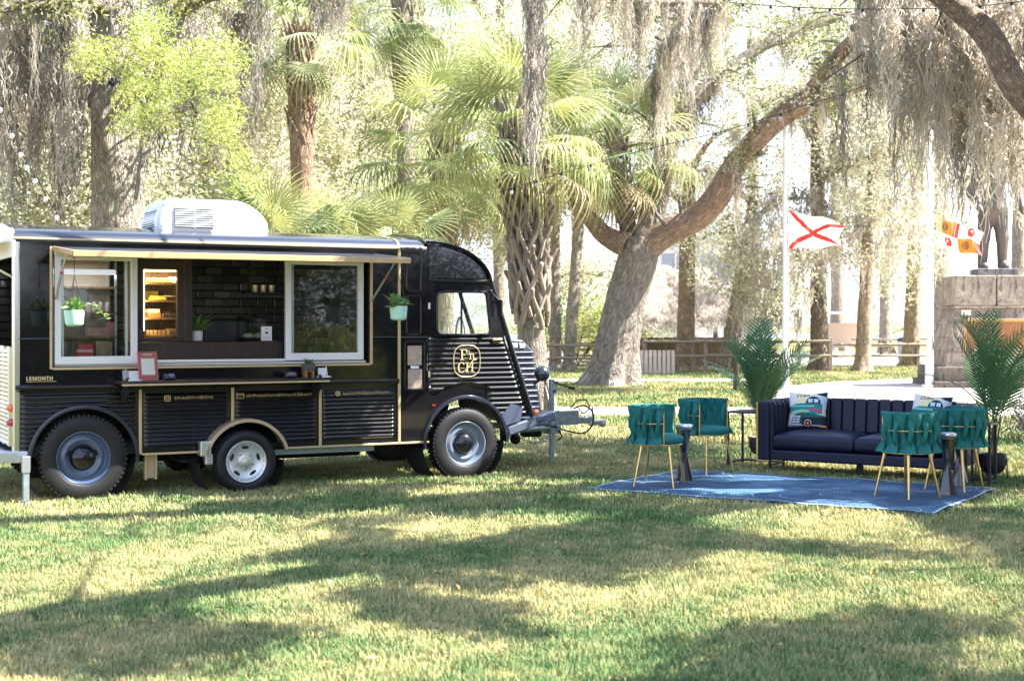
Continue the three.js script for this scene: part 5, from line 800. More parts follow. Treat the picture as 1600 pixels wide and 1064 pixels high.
// ---------------------------------------------------------------- lounge on the lawn
{
  const tex = canvasTex(1024, 700, (g, w, h) => {
    g.fillStyle = '#1e4360'; g.fillRect(0, 0, w, h); reseed(17);
    for (let i = 0; i < 2600; i++) { g.fillStyle = `rgba(${150 + rnd() * 60},${180 + rnd() * 40},${200 + rnd() * 30},.10)`; g.fillRect(rnd() * w, rnd() * h, 5 + rnd() * 30, 1.5); g.fillStyle = 'rgba(16,40,70,.18)'; g.fillRect(rnd() * w, rnd() * h, 5 + rnd() * 26, 1.5); }
    g.lineWidth = 2; for (let i = 0; i < 34; i++) { const x = rnd() * w, y = rnd() * h, q = rnd() * 6.28, n = 9 + Math.floor(rnd() * 8); g.strokeStyle = 'rgba(150,190,205,.55)'; for (let k = 0; k < n; k++) { g.beginPath(); for (let s = 0; s <= 10; s++) { const u = (s / 10 - .5) * 130, v = k * 11 - 50 + 18 * Math.sin(s * .5 + i); const X = x + u * Math.cos(q) - v * Math.sin(q), Y = y + u * Math.sin(q) + v * Math.cos(q); s ? g.lineTo(X, Y) : g.moveTo(X, Y); } g.stroke(); } }
    g.strokeStyle = 'rgba(200,206,200,.8)'; g.lineWidth = 3; for (let i = 0; i < 22; i++) { let x = rnd() * w, y = rnd() * h, q = rnd() * 6.28; g.beginPath(); g.moveTo(x, y); for (let s = 0; s < 5; s++) { q += rr(-.7, .7); x += 34 * Math.cos(q); y += 34 * Math.sin(q); g.lineTo(x, y); } g.stroke(); }
    g.strokeStyle = 'rgba(210,220,220,.9)'; g.lineWidth = 6; g.strokeRect(6, 6, w - 12, h - 12);
  });
  tex.anisotropy = 8;
  const g = new THREE.BoxGeometry(RUG.w, .012, RUG.d, 90, 1, 60), p = g.attributes.position;
  for (let i = 0; i < p.count; i++) { const x = p.getX(i), z = p.getZ(i); p.setXYZ(i, x + .02 * nz(z * 1.3, 2), p.getY(i) + .030 + .014 * nz(x * 1.7, z * 2.2, 1) + .008 * nz(x * 5, z * 4, 3), z + .03 * nz(x * 1.2, 7)); } g.computeVertexNormals();
  const t = solo('outdoor_rug', 'blue outdoor rug with pale leaf lines under the lounge seats', 'rug', g, std(0xffffff, .85, 0, { map: tex, bumpMap: grain, bumpScale: .002 }), [RUG.c[0], 0, RUG.c[1]], -RUG.a);
}
// sofa
{
  const L = 2.06, D = .82, a = 33 * PI / 180, c = V(2.53, 0, -14.70).add(V(cos(a) * L / 2, 0, sin(a) * L / 2)).add(V(sin(a) * D / 2, 0, -cos(a) * D / 2));
  const t = thing('sofa', 'navy channel-tufted leather sofa with gold trim on the blue rug', 'sofa', c, -a);
  const leather = phy({ color: C(.004, .007, .026), roughness: .5, specularIntensity: .6, clearcoat: .15, clearcoatRoughness: .35, bumpMap: grain, bumpScale: .001 }), y0 = .03;
  part(t, 'base', rbox(L - .08, .11, D - .06, .02, 0, y0 + .165, 0), leather);
  const puff = (w, h, d, x, y, z) => { const g = new THREE.BoxGeometry(w, h, d, 16, 6, 12), p = g.attributes.position; for (let i = 0; i < p.count; i++) { const u = p.getX(i) / w * 2, v = p.getY(i) / h * 2, q = p.getZ(i) / d * 2, k = .045 * (1 - u * u) * (1 - q * q) * Math.sign(v) * Math.abs(v); const rnd_ = (e) => 1 - .06 * Math.pow(Math.abs(e), 6); p.setXYZ(i, p.getX(i) * rnd_(v) * (1 - .015 * q ** 6), p.getY(i) * (1 - .25 * Math.pow(Math.max(Math.abs(u), Math.abs(q)), 10)) + (v > 0 ? k * .6 : 0) + .006 * nz(u * 2 + x, q * 2, 4), p.getZ(i) * rnd_(v)); } g.computeVertexNormals(); return g.translate(x, y, z); };
  const W = (L - .34) / 2; for (const s of [-1, 1]) part(t, 'seat_cushion', puff(W - .004, .185, .64, s * W / 2, y0 + .305, .07), leather);
  part(t, 'back_frame', rbox(L - .06, .56, .10, .03, 0, y0 + .44, -D / 2 + .06), leather);
  const nch = 13; for (let i = 0; i < nch; i++) { const w = (L - .36) / nch, x = -((L - .36) / 2) + (i + .5) * w; part(t, 'back_channel', rbox(w - .002, .36, .15, .022, x, y0 + .555, -D / 2 + .165, -.10, 0, 0, 5), leather); }
  for (const s of [-1, 1]) {
    const x = s * (L / 2 - .075); part(t, 'arm_frame', rbox(.07, .60, D - .02, .02, s * (L / 2 - .035), y0 + .42, 0), leather);
    for (let i = 0; i < 6; i++) { const w = (D - .14) / 6; part(t, 'arm_channel', rbox(.14, .60, w - .002, .055, x - s * .03, y0 + .42, D / 2 - .05 - (i + .5) * w, 0, 0, 0, 5), leather); }
    part(t, 'arm_front', rbox(.13, .61, .05, .025, x, y0 + .415, D / 2 - .02), leather);
    part(t, 'gold_trim', [rbox(.022, .60, .012, .004, s * (L / 2 - .012), y0 + .40, D / 2 + .008), rbox(.13, .016, .012, .004, x, y0 + .105, D / 2 + .008)], M.goldMetal);
    for (const z of [D / 2 - .04, -D / 2 + .06]) part(t, 'leg', mv(cyl(.014, .009, .11), s * (L / 2 - .03), y0 + .055, z), M.goldMetal);
  }
  part(t, 'middle_leg', rbox(.06, .12, .06, .01, 0, y0 + .06, .2), M.matteBlack);
  // cushions with a printed scene
  const tex = canvasTex(512, 512, (g) => {
    g.fillStyle = '#d6d3cf'; g.fillRect(0, 0, 512, 512); const gr = g.createLinearGradient(0, 0, 512, 0); gr.addColorStop(0, '#cfc9dc'); gr.addColorStop(.4, '#e4d9a4'); gr.addColorStop(1, '#b9c8dc'); g.fillStyle = gr; g.fillRect(0, 0, 512, 170);
    g.fillStyle = '#3c3a30'; g.font = 'bold 66px sans-serif'; g.setTransform(1, -.06, 0, 1, 0, 0); g.fillText('CUBA', 120, 92); g.setTransform(1, 0, 0, 1, 0, 0);
    const car = (x, y, s, body, roof) => { g.save(); g.translate(x, y); g.scale(s, s); g.fillStyle = roof; g.beginPath(); g.moveTo(170, 10); g.quadraticCurveTo(180, -70, 240, -78); g.quadraticCurveTo(320, -80, 330, 0); g.fill(); g.fillStyle = '#b9d3dd'; g.fillRect(196, -50, 48, 40); g.fillRect(258, -50, 44, 40); g.fillStyle = body; g.beginPath(); g.moveTo(-10, 40); g.quadraticCurveTo(60, -10, 180, 0); g.lineTo(350, 0); g.lineTo(350, 110); g.lineTo(0, 110); g.closePath(); g.fill(); g.restore(); };
    g.fillStyle = '#1a1f38'; g.beginPath(); g.moveTo(380, 30); g.lineTo(500, 0); g.lineTo(505, 70); g.lineTo(430, 60); g.fill();
    car(30, 170, 1.25, '#1f8078', '#18203a'); g.fillStyle = '#7fc0ba'; g.fillRect(60, 196, 300, 16); g.fillStyle = '#8e2436'; g.fillRect(0, 215, 46, 50); g.fillStyle = '#c2416a'; g.fillRect(300, 225, 90, 40); g.fillRect(400, 250, 60, 40);
    g.fillStyle = '#8fb79a'; g.beginPath(); g.ellipse(170, 285, 130, 34, -.12, 0, 7); g.fill(); g.fillStyle = '#14564f'; g.beginPath(); g.moveTo(90, 330); g.quadraticCurveTo(180, 260, 330, 300); g.lineTo(512, 330); g.lineTo(512, 440); g.lineTo(60, 440); g.fill(); g.fillStyle = '#0c2430'; g.fillRect(200, 350, 312, 100);
    g.fillStyle = '#c8bfd0'; for (let j = 0; j < 4; j++) for (let i = 0; i < 3; i++) g.fillRect(40 + i * 52 - j * 6, 330 + j * 34, 44, 22); g.fillStyle = '#241c38'; g.fillRect(0, 460, 512, 52); g.fillStyle = '#8d86a0'; g.fillRect(20, 448, 180, 18);
    g.fillStyle = '#111'; g.beginPath(); g.arc(285, 425, 62, 0, 7); g.fill(); g.strokeStyle = '#d58a8e'; g.lineWidth = 14; g.beginPath(); g.arc(285, 425, 42, 0, 7); g.stroke(); g.fillStyle = '#d8cf90'; g.beginPath(); g.arc(285, 425, 12, 0, 7); g.fill(); g.fillStyle = '#d98a3a'; g.fillRect(430, 452, 82, 20);
  });
  const pm = std(0xffffff, .85, 0, { map: tex });
  const pillow = (label, lx, ly, lz, rx, ry, rz) => { const n = 24, p = [], uv = [], x = []; for (const s of [1, -1]) { const o = p.length / 3; for (let j = 0; j <= n; j++) for (let i = 0; i <= n; i++) { const u = i / n * 2 - 1, v = j / n * 2 - 1, k = Math.pow((1 - u ** 4) * (1 - v ** 4), .55), e = 1 - .10 * (1 - Math.abs(u * v)) * Math.max(Math.abs(u), Math.abs(v)) ** 4; p.push(u * .21 * e, v * .21 * e, s * .075 * k); uv.push(s > 0 ? i / n : 1 - i / n, j / n); } for (let j = 0; j < n; j++) for (let i = 0; i < n; i++) { const a = o + j * (n + 1) + i; s > 0 ? x.push(a, a + 1, a + n + 2, a, a + n + 2, a + n + 1) : x.push(a, a + n + 2, a + 1, a, a + n + 1, a + n + 2); } }
    const m = solo('cushion', label, 'cushion', geoFrom(p, x, uv), pm, t.localToWorld(V(lx, ly, lz))); m.rotation.set(rx, -a + ry, rz, 'YXZ'); };
  t.updateMatrixWorld(true);
  pillow('printed CUBA cushion with green car against the left sofa arm', -L / 2 + .375, y0 + .595, -.06, -.28, .12, .02); pillow('printed CUBA cushion half hidden behind the right chairs', L / 2 - .40, y0 + .60, -.06, -.3, -.15, -.06);
}
// woven velvet chairs
{
  const velvet = phy({ color: C(.006, .135, .122), roughness: .8, sheen: 1, sheenColor: C(.10, .45, .42), sheenRoughness: .4 });
  const R = .232, y0 = .45, y1 = .75, arcA = 2.0;
  const strap = (q0, lay) => { const p = [], x = [], n = 14, m = 6; for (let j = 0; j <= n; j++) { const t = j / n, y = lerp(y0 - .04, y1, t), w = .050 * (.62 + .38 * Math.cos((t - .5) * 2 * PI) * -1 + .12), q = q0 + lay * .115 * (t - .5) * 2, r = R * (1 - .22 * (1 - t) ** 2.5) + lay * .018 * Math.cos(t * 2 * PI); for (let i = 0; i <= m; i++) { const u = i / m * 2 - 1, dq = u * w / R, bulge = .031 * Math.sqrt(Math.max(0, 1 - u * u)), rr_ = r + bulge; p.push(rr_ * sin(q + dq), y + .01 * Math.sqrt(Math.max(0, 1 - u * u)) * (t > .9 ? 1 : 0), -rr_ * cos(q + dq)); } if (j < n) for (let i = 0; i < m; i++) { const k = j * (m + 1) + i; x.push(k, k + 1, k + m + 1, k + 1, k + m + 2, k + m + 1); } } const a = geoFrom(p, x); const p2 = p.slice(), x2 = []; for (let i = 0; i < p2.length; i += 3) { const l = Math.hypot(p2[i], p2[i + 2]); const target = 2 * (R + lay * .0) - l - .004; p2[i] *= target / l * .985; p2[i + 2] *= target / l * .985; } for (let i = 0; i < x.length; i += 3) x2.push(x[i], x[i + 2], x[i + 1]); return merge([a, geoFrom(p2, x2)]); };
  const t0 = thing('woven_chair', '', 'chair', [0, 0, 0], 0, 'green woven velvet chairs on the rug'), t = t0;
  part(t, 'seat', lathe([[0, .405], [.18, .405], [.212, .42], [.222, .448], [.212, .472], [.17, .49], [0, .496]], 40).translate(0, 0, .02).scale(1, 1, 1.04), velvet);
  const n = 15; for (let i = 0; i < n; i++) part(t, 'strap', strap(lerp(-arcA, arcA, (i + .5) / n), i % 2 ? 1 : -1), velvet);
  const bp = []; for (let i = 0; i <= 30; i++) { const q = lerp(-arcA - .1, arcA + .1, i / 30); bp.push(V(R * sin(q), 0, -R * cos(q))); }
  part(t, 'back_lining', (() => { const p = [], x = []; bp.forEach((b, i) => { p.push(b.x * .80, y0 - .03, b.z * .80, b.x * .985, y1 - .012, b.z * .985); if (i < 30) { const k = i * 2; x.push(k, k + 1, k + 2, k + 1, k + 3, k + 2); } }); return geoFrom(p, x); })(), velvet);
  part(t, 'top_roll', tube(bp.map((b) => V(b.x * 1.01, y1 - .004, b.z * 1.01)), .017, 60, 8), velvet);
  part(t, 'gold_frame', [tube(bp.map((b) => V(b.x * 1.015, .60, b.z * 1.015)), .006, 60, 6), ...[0, 30].map((i) => rod(V(bp[i].x, .40, bp[i].z), V(bp[i].x, y1, bp[i].z), .008)), torus(.212, .008, 0, .403, .02, PI / 2)], M.goldMetal);
  for (const [sx, sz] of [[1, 1], [-1, 1], [1, -1], [-1, -1]]) part(t, 'leg', rod(V(sx * .135, .405, sz * .13 + .02), V(sx * .20, .005, sz * .19 + .02), .015, .008, 12), M.goldMetal);
  const spots = [[1.36, -13.30, [.93, .36], 'woven velvet chair farthest left, its back to the truck'], [1.96, -14.42, [.62, .78], 'woven velvet chair facing the viewer behind the left hourglass table'], [3.47, -12.42, [-.56, -.83], 'nearest woven velvet chair, its back to the viewer in front of the sofa'], [4.06, -12.98, [-.74, -.67], 'woven velvet chair at the right end, before the right sofa arm']];
  spots.forEach(([x, z, f, label], i) => { const c = i ? copy(t0, label) : t0; c.userData = { label, category: 'chair', group: 'green woven velvet chairs on the rug' }; c.position.set(x, .022, z); c.rotation.y = Math.atan2(f[0], f[1]); });
}
// hourglass side tables
{
  const mat = phy({ color: C(.008, .008, .014), roughness: .22, clearcoat: 1, clearcoatRoughness: .1 });
  const t0 = thing('side_table', 'black hourglass side table between the two left chairs', 'side table', [1.655, .03, -13.66], 0, 'black hourglass side tables');
  const p = [], x = [], n = 12, prof = [[.085, 0], [.082, .03], [.03, .26], [.03, .28], [.074, .50]]; prof.forEach(([r, y], j) => { for (let i = 0; i < n; i++) { const q = i / n * 2 * PI; p.push(r * cos(q), y, r * sin(q)); if (j < prof.length - 1) { const a = j * n + i, b = j * n + (i + 1) % n; x.push(a, a + n, b, b, a + n, b + n); } } });
  part(t0, 'pedestal', geoFrom(p, x).toNonIndexed(), mat); t0.children[0].geometry.computeVertexNormals(); part(t0, 'tray_top', lathe([[0, .50], [.075, .50], [.085, .52], [.085, .548], [.078, .548], [.074, .53], [0, .528]], 32), phy({ color: C(.62, .64, .66), roughness: .18, metalness: .6 })); part(t0, 'rim_band', torus(.085, .005, 0, .52, 0, PI / 2), M.matteBlack);
  const a = copy(t0, 'black hourglass side table beside the nearest chair'); a.position.set(3.86, .03, -12.60); const b = copy(t0, 'black hourglass side table before the right sofa arm'); b.position.set(4.19, .03, -13.30);
}
// thin black frame tables at both ends of the sofa
for (const [x, z, w, label] of [[2.62, -15.25, .5, 'thin black frame end table left of the sofa'], [4.44, -13.45, .24, 'thin black frame end table right of the sofa']]) {
  const t = thing('end_table', label, 'end table', [x, .0, z], -33 * PI / 180, 'black end tables beside the sofa'), h = .60; part(t, 'top', rbox(w, .022, Math.min(.4, w), .004, 0, h, 0), std(C(.05, .045, .045), .4));
  for (const sx of [-1, 1]) for (const sz of [-1, 1]) part(t, 'leg', box(.022, h - .01, .022, sx * (w / 2 - .012), (h - .01) / 2, sz * Math.min(.19, w / 2 - .012)), M.matteBlack); const dz = Math.min(.38, w - .024); part(t, 'rail', [box(w - .05, .02, .02, 0, .06, -dz / 2), box(.02, .02, dz - .02, w / 2 - .012, .06, 0), box(.02, .02, dz - .02, -w / 2 + .012, .06, 0)], M.matteBlack);
}
// feathery potted palms
function featherFrond(L, nl, bend, fold) {
  const pts = []; for (let i = 0; i <= 10; i++) { const t = i / 10; pts.push(V(t * L * (1 - .10 * bend * t), L * (.0) - bend * .55 * L * t * t * t + 0, 0)); }
  const c = new THREE.CatmullRomCurve3(pts), g = [tube(pts, .005, 18, 5)], p = [], x = [];
  for (let i = 0; i < nl; i++) { const t = lerp(.22, .995, i / (nl - 1)), o = c.getPoint(t), T = c.getTangent(t), ll = .24 * L * Math.pow(sin(lerp(.18, .93, (t - .22) / .78) * PI), .7) * rr(.9, 1.1) + .03; for (const s of [-1, 1]) { const d = T.clone().multiplyScalar(.66).add(V(0, fold, s * .78)).normalize(), w = V(-T.y, T.x, 0).cross(d).normalize(), k = p.length / 3, hw = .0145; for (let j = 0; j <= 3; j++) { const u = j / 3, q = o.clone().addScaledVector(d, ll * u).add(V(0, -.18 * ll * u * u, 0)), h = hw * (j === 0 ? .6 : 1 - .95 * (u ** 2)); p.push(q.x + T.x * h, q.y + T.y * h, q.z, q.x - T.x * h, q.y - T.y * h, q.z); if (j < 3) { const m = k + j * 2; x.push(m, m + 1, m + 2, m + 1, m + 3, m + 2); } } } }
  g.push(geoFrom(p, x)); return merge(g);
}
{
  reseed(88);
  const ff = [featherFrond(1.0, 21, .25, .25), featherFrond(1.05, 22, .55, .18), featherFrond(.9, 20, .9, .1)], gm = [[.055, .15, .055], [.09, .21, .08], [.17, .29, .11]].map((c) => leafMat({ color: C(...c), roughness: .97, transmission: .3 }));
  const potPalm = (label, pos, fr, potY) => {
    const t = thing('potted_palm', label, 'potted palm', pos); const pr = .125;
    part(t, 'pot', lathe([[0, 0], [.05, 0], [.10, .03], [.128, .09], [.132, .20], [.122, .20], [.115, .17], [0, .165]], 32).translate(0, potY, 0), std(C(.018, .018, .022), .55));
    part(t, 'plant_stand', [0, 1, 2].map((i) => { const q = i * 2.1 + .5; return rod(V(cos(q) * .135, potY + .16, sin(q) * .135), V(cos(q) * .14, -.01, sin(q) * .14), .006, .006, 6); }).concat([torus(.132, .006, 0, potY + .10, 0, PI / 2)]), M.matteBlack);
    part(t, 'stem', [0, 1, 2, 3].map((i) => rod(V(rr(-.05, .05), potY + .15, rr(-.05, .05)), V(rr(-.09, .09), potY + .55, rr(-.09, .09)), .011, .007, 6)), std(C(.12, .10, .05), .7));
    fr.forEach(([q, el, s, y], i) => { const f = part(t, 'frond', ff[i % 3], gm[i % 3]); f.position.set(rr(-.04, .04), potY + y, rr(-.04, .04)); f.rotation.set(rr(-.6, .6), q, el, 'YZX'); f.scale.setScalar(s); });
    return t;
  };
  const lf = []; for (let i = 0; i < 19; i++) lf.push([i * 2.4, lerp(1.57, 1.28, (i / 19) ** 1.2) + rr(-.06, .06), rr(.9, 1.14), lerp(.42, .18, rnd())]);
  potPalm('dense potted palm standing behind the left sofa arm', [2.78, 0, -15.9], lf, .08);
  const rf = []; for (let i = 0; i < 17; i++) { const k = i / 17; rf.push([i * 2.4 + .4, lerp(1.57, 1.14, k) + rr(-.08, .08), rr(.85, 1.08), lerp(.66, .34, k)]); }
  potPalm('airy potted palm in a black bowl at the right end of the sofa', [4.72, 0, -13.95], rf, .07);
}

// ---------------------------------------------------------------- the park beyond
function flagPole(label, p, h, r) { const t = thing('flagpole', label, 'flagpole', p, 0, 'white flagpoles'); part(t, 'pole', mv(cyl(r * .7, r, h), 0, h / 2, 0), M.white); part(t, 'base_sleeve', [mv(cyl(r * 1.55, r * 1.7, .9), 0, .45, 0), mv(cyl(r * 3, r * 3, .08), 0, .04, 0)], std(C(.62, .63, .68), .5)); part(t, 'finial', sph(r * 1.4, 0, h + .05, 0), M.goldMetal); part(t, 'halyard', rod(V(r * 1.3, 1.1, r), V(r * 1.3, h - .1, r * .6), .006, .006, 5), M.white); return t; }
function flag(label, p, w, h, drop, tex, sag) {
  const n = 30, m = 16, q = [], uv = [], x = []; for (let j = 0; j <= m; j++) for (let i = 0; i <= n; i++) { const u = i / n, v = j / m; q.push(u * w * (.95 - .06 * sin(v * 4)), (v - 1) * h * lerp(1, sag, u) - drop * u * (1 + .25 * u) + .03 * sin(u * 9 + v * 2), .10 * sin(u * 8.5 + v * 1.6) * u + .04 * sin(u * 17 + v * 3)); uv.push(u, v); if (i < n && j < m) { const a = j * (n + 1) + i; x.push(a, a + 1, a + n + 2, a, a + n + 2, a + n + 1); } }
  return solo('flag', label, 'flag', geoFrom(q, x, uv), phy({ map: tex, color: 0xffffff, roughness: .8, side: THREE.DoubleSide, transmission: .4, thickness: 0 }), p);
}
{
  const p1 = ground(1227, 609), d1 = -p1.z; flagPole('white flagpole carrying the white flag with red ragged cross', p1, 6.3, .062);
  const t1 = canvasTex(512, 320, (g, w, h) => { g.fillStyle = '#f4efee'; g.fillRect(0, 0, w, h); g.strokeStyle = '#d9301f'; g.lineWidth = 38; g.beginPath(); g.moveTo(0, 0); g.lineTo(w, h); g.moveTo(0, h); g.lineTo(w, 0); g.stroke(); g.fillStyle = '#d9301f'; for (let i = 0; i < 22; i++) { const k = i / 21; for (const s of [0, 1]) { const x = k * w, y = s ? h - k * h : k * h; g.beginPath(); g.arc(x + (i % 2 ? 8 : -8), y + (s ? 1 : -1) * (i % 2 ? 11 : -11), 10, 0, 7); g.fill(); } } });
  flag('white flag with a ragged red diagonal cross flying from the left pole', at(1232, 328, d1), 1.33, .93, .28, t1, .55);
  const p2 = ground(1453, 606), d2 = -p2.z; flagPole('white flagpole left of the stone monument', p2, 6.5, .062);
  const t2 = canvasTex(512, 320, (g, w, h) => { const sq = [['#d88a1e', 0, 0], ['#f3ecea', 256, 0], ['#f3ecea', 0, 160], ['#d88a1e', 256, 160]]; for (const [c, x, y] of sq) { g.fillStyle = c; g.fillRect(x, y, 256, 160); } for (const [x, y] of [[0, 0], [256, 160]]) { g.fillStyle = '#cc3a24'; g.fillRect(x + 176, y, 80, 160); g.fillStyle = '#8a5a24'; g.beginPath(); g.ellipse(x + 86, y + 76, 38, 50, 0, 0, 7); g.fill(); } for (const [x, y] of [[256, 0], [0, 160]]) { g.fillStyle = '#cc3a24'; g.beginPath(); g.ellipse(x + 128, y + 80, 44, 54, 0, 0, 7); g.fill(); g.fillStyle = '#f3ecea'; g.fillRect(x + 112, y + 60, 26, 20); } });
  flag('quartered orange, red and white flag flying from the right pole', at(1466, 340, d2), 1.12, .72, .26, t2, .85);
}
// stone monument with a bronze standing figure
{
  const D = 35.2, base = V((1538 - 800) / F * D, 0, -D), t = thing('monument', 'weathered stepped stone monument with an orange panel at the right edge', 'monument', base, -.10);
  const stone = std(C(.60, .51, .44), .92, 0, { map: stoneTex, bumpMap: stoneTex, bumpScale: .012 }), dark = std(C(.27, .235, .21), .95, 0, { map: stoneTex, bumpMap: stoneTex, bumpScale: .015 });
  const block = (name, w, h, d, y, m) => part(t, name, rbox(w, h, d, .02, 0, y + h / 2, 0), m);
  block('plinth_step', 2.95, .16, 2.95, 0, dark); block('plinth_step', 2.72, .34, 2.72, .16, dark);
  // battered body in courses of blocks
  reseed(71); const H0 = .50, H1 = 1.92; for (let r = 0; r < 4; r++) { const y = lerp(H0, H1, r / 4), h = (H1 - H0) / 4, w0 = lerp(2.28, 1.70, Math.pow(r / 4, 1.2)), w1 = lerp(2.28, 1.70, Math.pow((r + 1) / 4, 1.2)), n = 3, cut = [-.5, -.18 + (r % 2) * .24, .2 + (r % 2) * .12, .5]; for (let i = 0; i < n; i++) { const a = cut[i], b = cut[i + 1], g = new THREE.BoxGeometry(1, 1, 1), p = g.attributes.position; for (let k = 0; k < p.count; k++) { const top = p.getY(k) > 0, W = top ? w1 : w0, u = p.getX(k) < 0 ? a : b, e = .006; p.setXYZ(k, W * u + (p.getX(k) < 0 ? e : -e), y + (top ? h - .005 : .003), (p.getZ(k) > 0 ? 1 : -1) * (W / 2 + rr(-.006, .006))); } g.computeVertexNormals(); part(t, 'stone_block', boxUV(g), stone); } }
  part(t, 'core', box(1.5, 1.4, 1.5, 0, 1.2, 0), dark); part(t, 'ledge', rbox(1.80, .05, 1.80, .012, 0, 1.935, 0), std(C(.6, .52, .45), .9, 0, { map: stoneTex }));
  for (const [a, b] of [[-.5, .06], [.07, .5]]) part(t, 'stone_block', rbox((b - a) * 1.74 - .008, .74, 1.74, .03, (a + b) / 2 * 1.74, 1.95 + .39, 0), std(C(.74, .65, .55), .92, 0, { map: stoneTex, bumpMap: stoneTex, bumpScale: .012 }));
  part(t, 'statue_base', rbox(.98, .16, .9, .02, .25, 2.73 + .08, 0), std(C(.42, .42, .44), .7, 0, { map: stoneTex }));
  const pz = 1.06; part(t, 'panel_frame', [rbox(1.46, .07, .10, .01, .02, 1.62, pz), rbox(.07, .80, .08, .01, -.68, 1.22, pz), rbox(.07, .80, .08, .01, .72, 1.22, pz), rbox(1.46, .06, .08, .01, .02, .84, pz)], std(C(.52, .33, .12), .4, .3)); part(t, 'panel', rbox(1.36, .76, .04, .006, .02, 1.23, pz - .01), std(C(.60, .27, .10), .5, 0, { map: woodTex })); part(t, 'stone_tag', rbox(.22, .13, .02, .005, -.62, 1.80, .92), std(C(.7, .62, .54), .8));
  // bronze figure, one skin over a skeleton
  const s = thing('statue', 'bronze statue of a standing man in boots on the stone monument', 'statue', t.localToWorld(V(.22, 2.89, 0)), -.1); t.updateMatrixWorld(true); s.position.copy(t.localToWorld(V(.22, 2.89, 0)));
  const mc = new MarchingCubes(72, M.matteBlack, false, false, 200000), bones = [[-.16, .04, .12, .16 - .32, .05, -.04, .07, .06], [-.16, .06, -.03, -.15, .52, .0, .075, .10], [-.15, .52, 0, -.10, .98, 0, .10, .14], [.17, .04, .13, .16, .05, -.03, .07, .06], [.16, .06, -.03, .15, .52, .02, .075, .10], [.15, .52, .02, .10, .98, 0, .10, .14], [0, 1.0, 0, 0, 1.25, 0, .19, .17], [0, 1.25, 0, 0, 1.52, 0, .18, .22], [-.12, 1.58, 0, .12, 1.58, 0, .12, .12], [0, 1.62, 0, 0, 1.78, 0, .075, .075], [0, 1.86, .01, 0, 1.93, .02, .115, .125], [-.24, 1.58, 0, -.36, 1.26, .02, .085, .07], [-.36, 1.26, .02, -.26, 1.02, .16, .065, .05], [.24, 1.58, 0, .40, 1.28, 0, .085, .07], [.40, 1.28, 0, .44, 1.0, .12, .065, .05], [-.1, 1.98, .02, .1, 1.98, .02, .15, .15], [-.26, .99, .18, -.22, .93, .22, .05, .035], [.44, .98, .13, .45, .90, .17, .05, .035], [0, 1.87, .14, 0, 1.84, .15, .025, .03]];
  const N = 72, q = V(0, 0, 0), ab = V(0, 0, 0); for (let k = 0; k < N; k++) for (let j = 0; j < N; j++) for (let i = 0; i < N; i++) { const x = (i / N * 2 - 1) * 1.1, y = (j / N * 2 - 1) * 1.1 + 1.05, z = (k / N * 2 - 1) * 1.1; let d = 9; for (const [ax, ay, az, bx, by, bz, ra, rb] of bones) { ab.set(bx - ax, by - ay, bz - az); q.set(x - ax, y - ay, z - az); const h = clamp(q.dot(ab) / ab.lengthSq()), e = Math.hypot(q.x - ab.x * h, q.y - ab.y * h, q.z - ab.z * h) - lerp(ra, rb, h), kk = .05, m = clamp(.5 + .5 * (d - e) / kk); d = lerp(d, e, m) - kk * m * (1 - m); } mc.field[i + j * N + k * N * N] = -d; }
  mc.isolation = 0; mc.update(); const g = new THREE.BufferGeometry(); g.setAttribute('position', new THREE.BufferAttribute(mc.positionArray.slice(0, mc.count * 3), 3)); g.scale(1.1, 1.1, 1.1).translate(0, 1.05, 0); g.computeVertexNormals(); g.setAttribute('normal', new THREE.BufferAttribute(mc.normalArray.slice(0, mc.count * 3), 3));
  part(s, 'body', g.scale(1.5, 1.5, 1.5), std(C(.13, .105, .09), .55, .4));
}
// rail fences
function railFence(label, a, b, n, h, rails) { const t = thing('rail_fence', label, 'fence', a); const d = b.clone().sub(a); for (let i = 0; i <= n; i++) { const p = d.clone().multiplyScalar(i / n); part(t, 'post', mv(rbox(.13, h + .1, .13, .02), p.x, h / 2, p.z), M.greyWood); if (i < n) for (const y of rails) { const e = d.clone().multiplyScalar((i + 1) / n); part(t, 'rail', rod(V(p.x, y + rr(-.02, .02), p.z + .07), V(e.x, y + rr(-.02, .02), e.z + .07), .05, .045, 8), M.greyWood); } } return t; }
reseed(73);
railFence('two-rail wooden fence left of the leaning oak', V(-1.5, 0, -46), V(4.2, 0, -45.2), 4, .95, [.42, .85]);
railFence('two-rail wooden fence in front of the thatched hut', V(4.2, 0, -45.0), V(9.9, 0, -44.2), 3, 1.05, [.52, .98]);
railFence('far low rail fence behind the white flag pole', V(9.9, 0, -49), V(21, 0, -52), 5, .9, [.4, .8]);
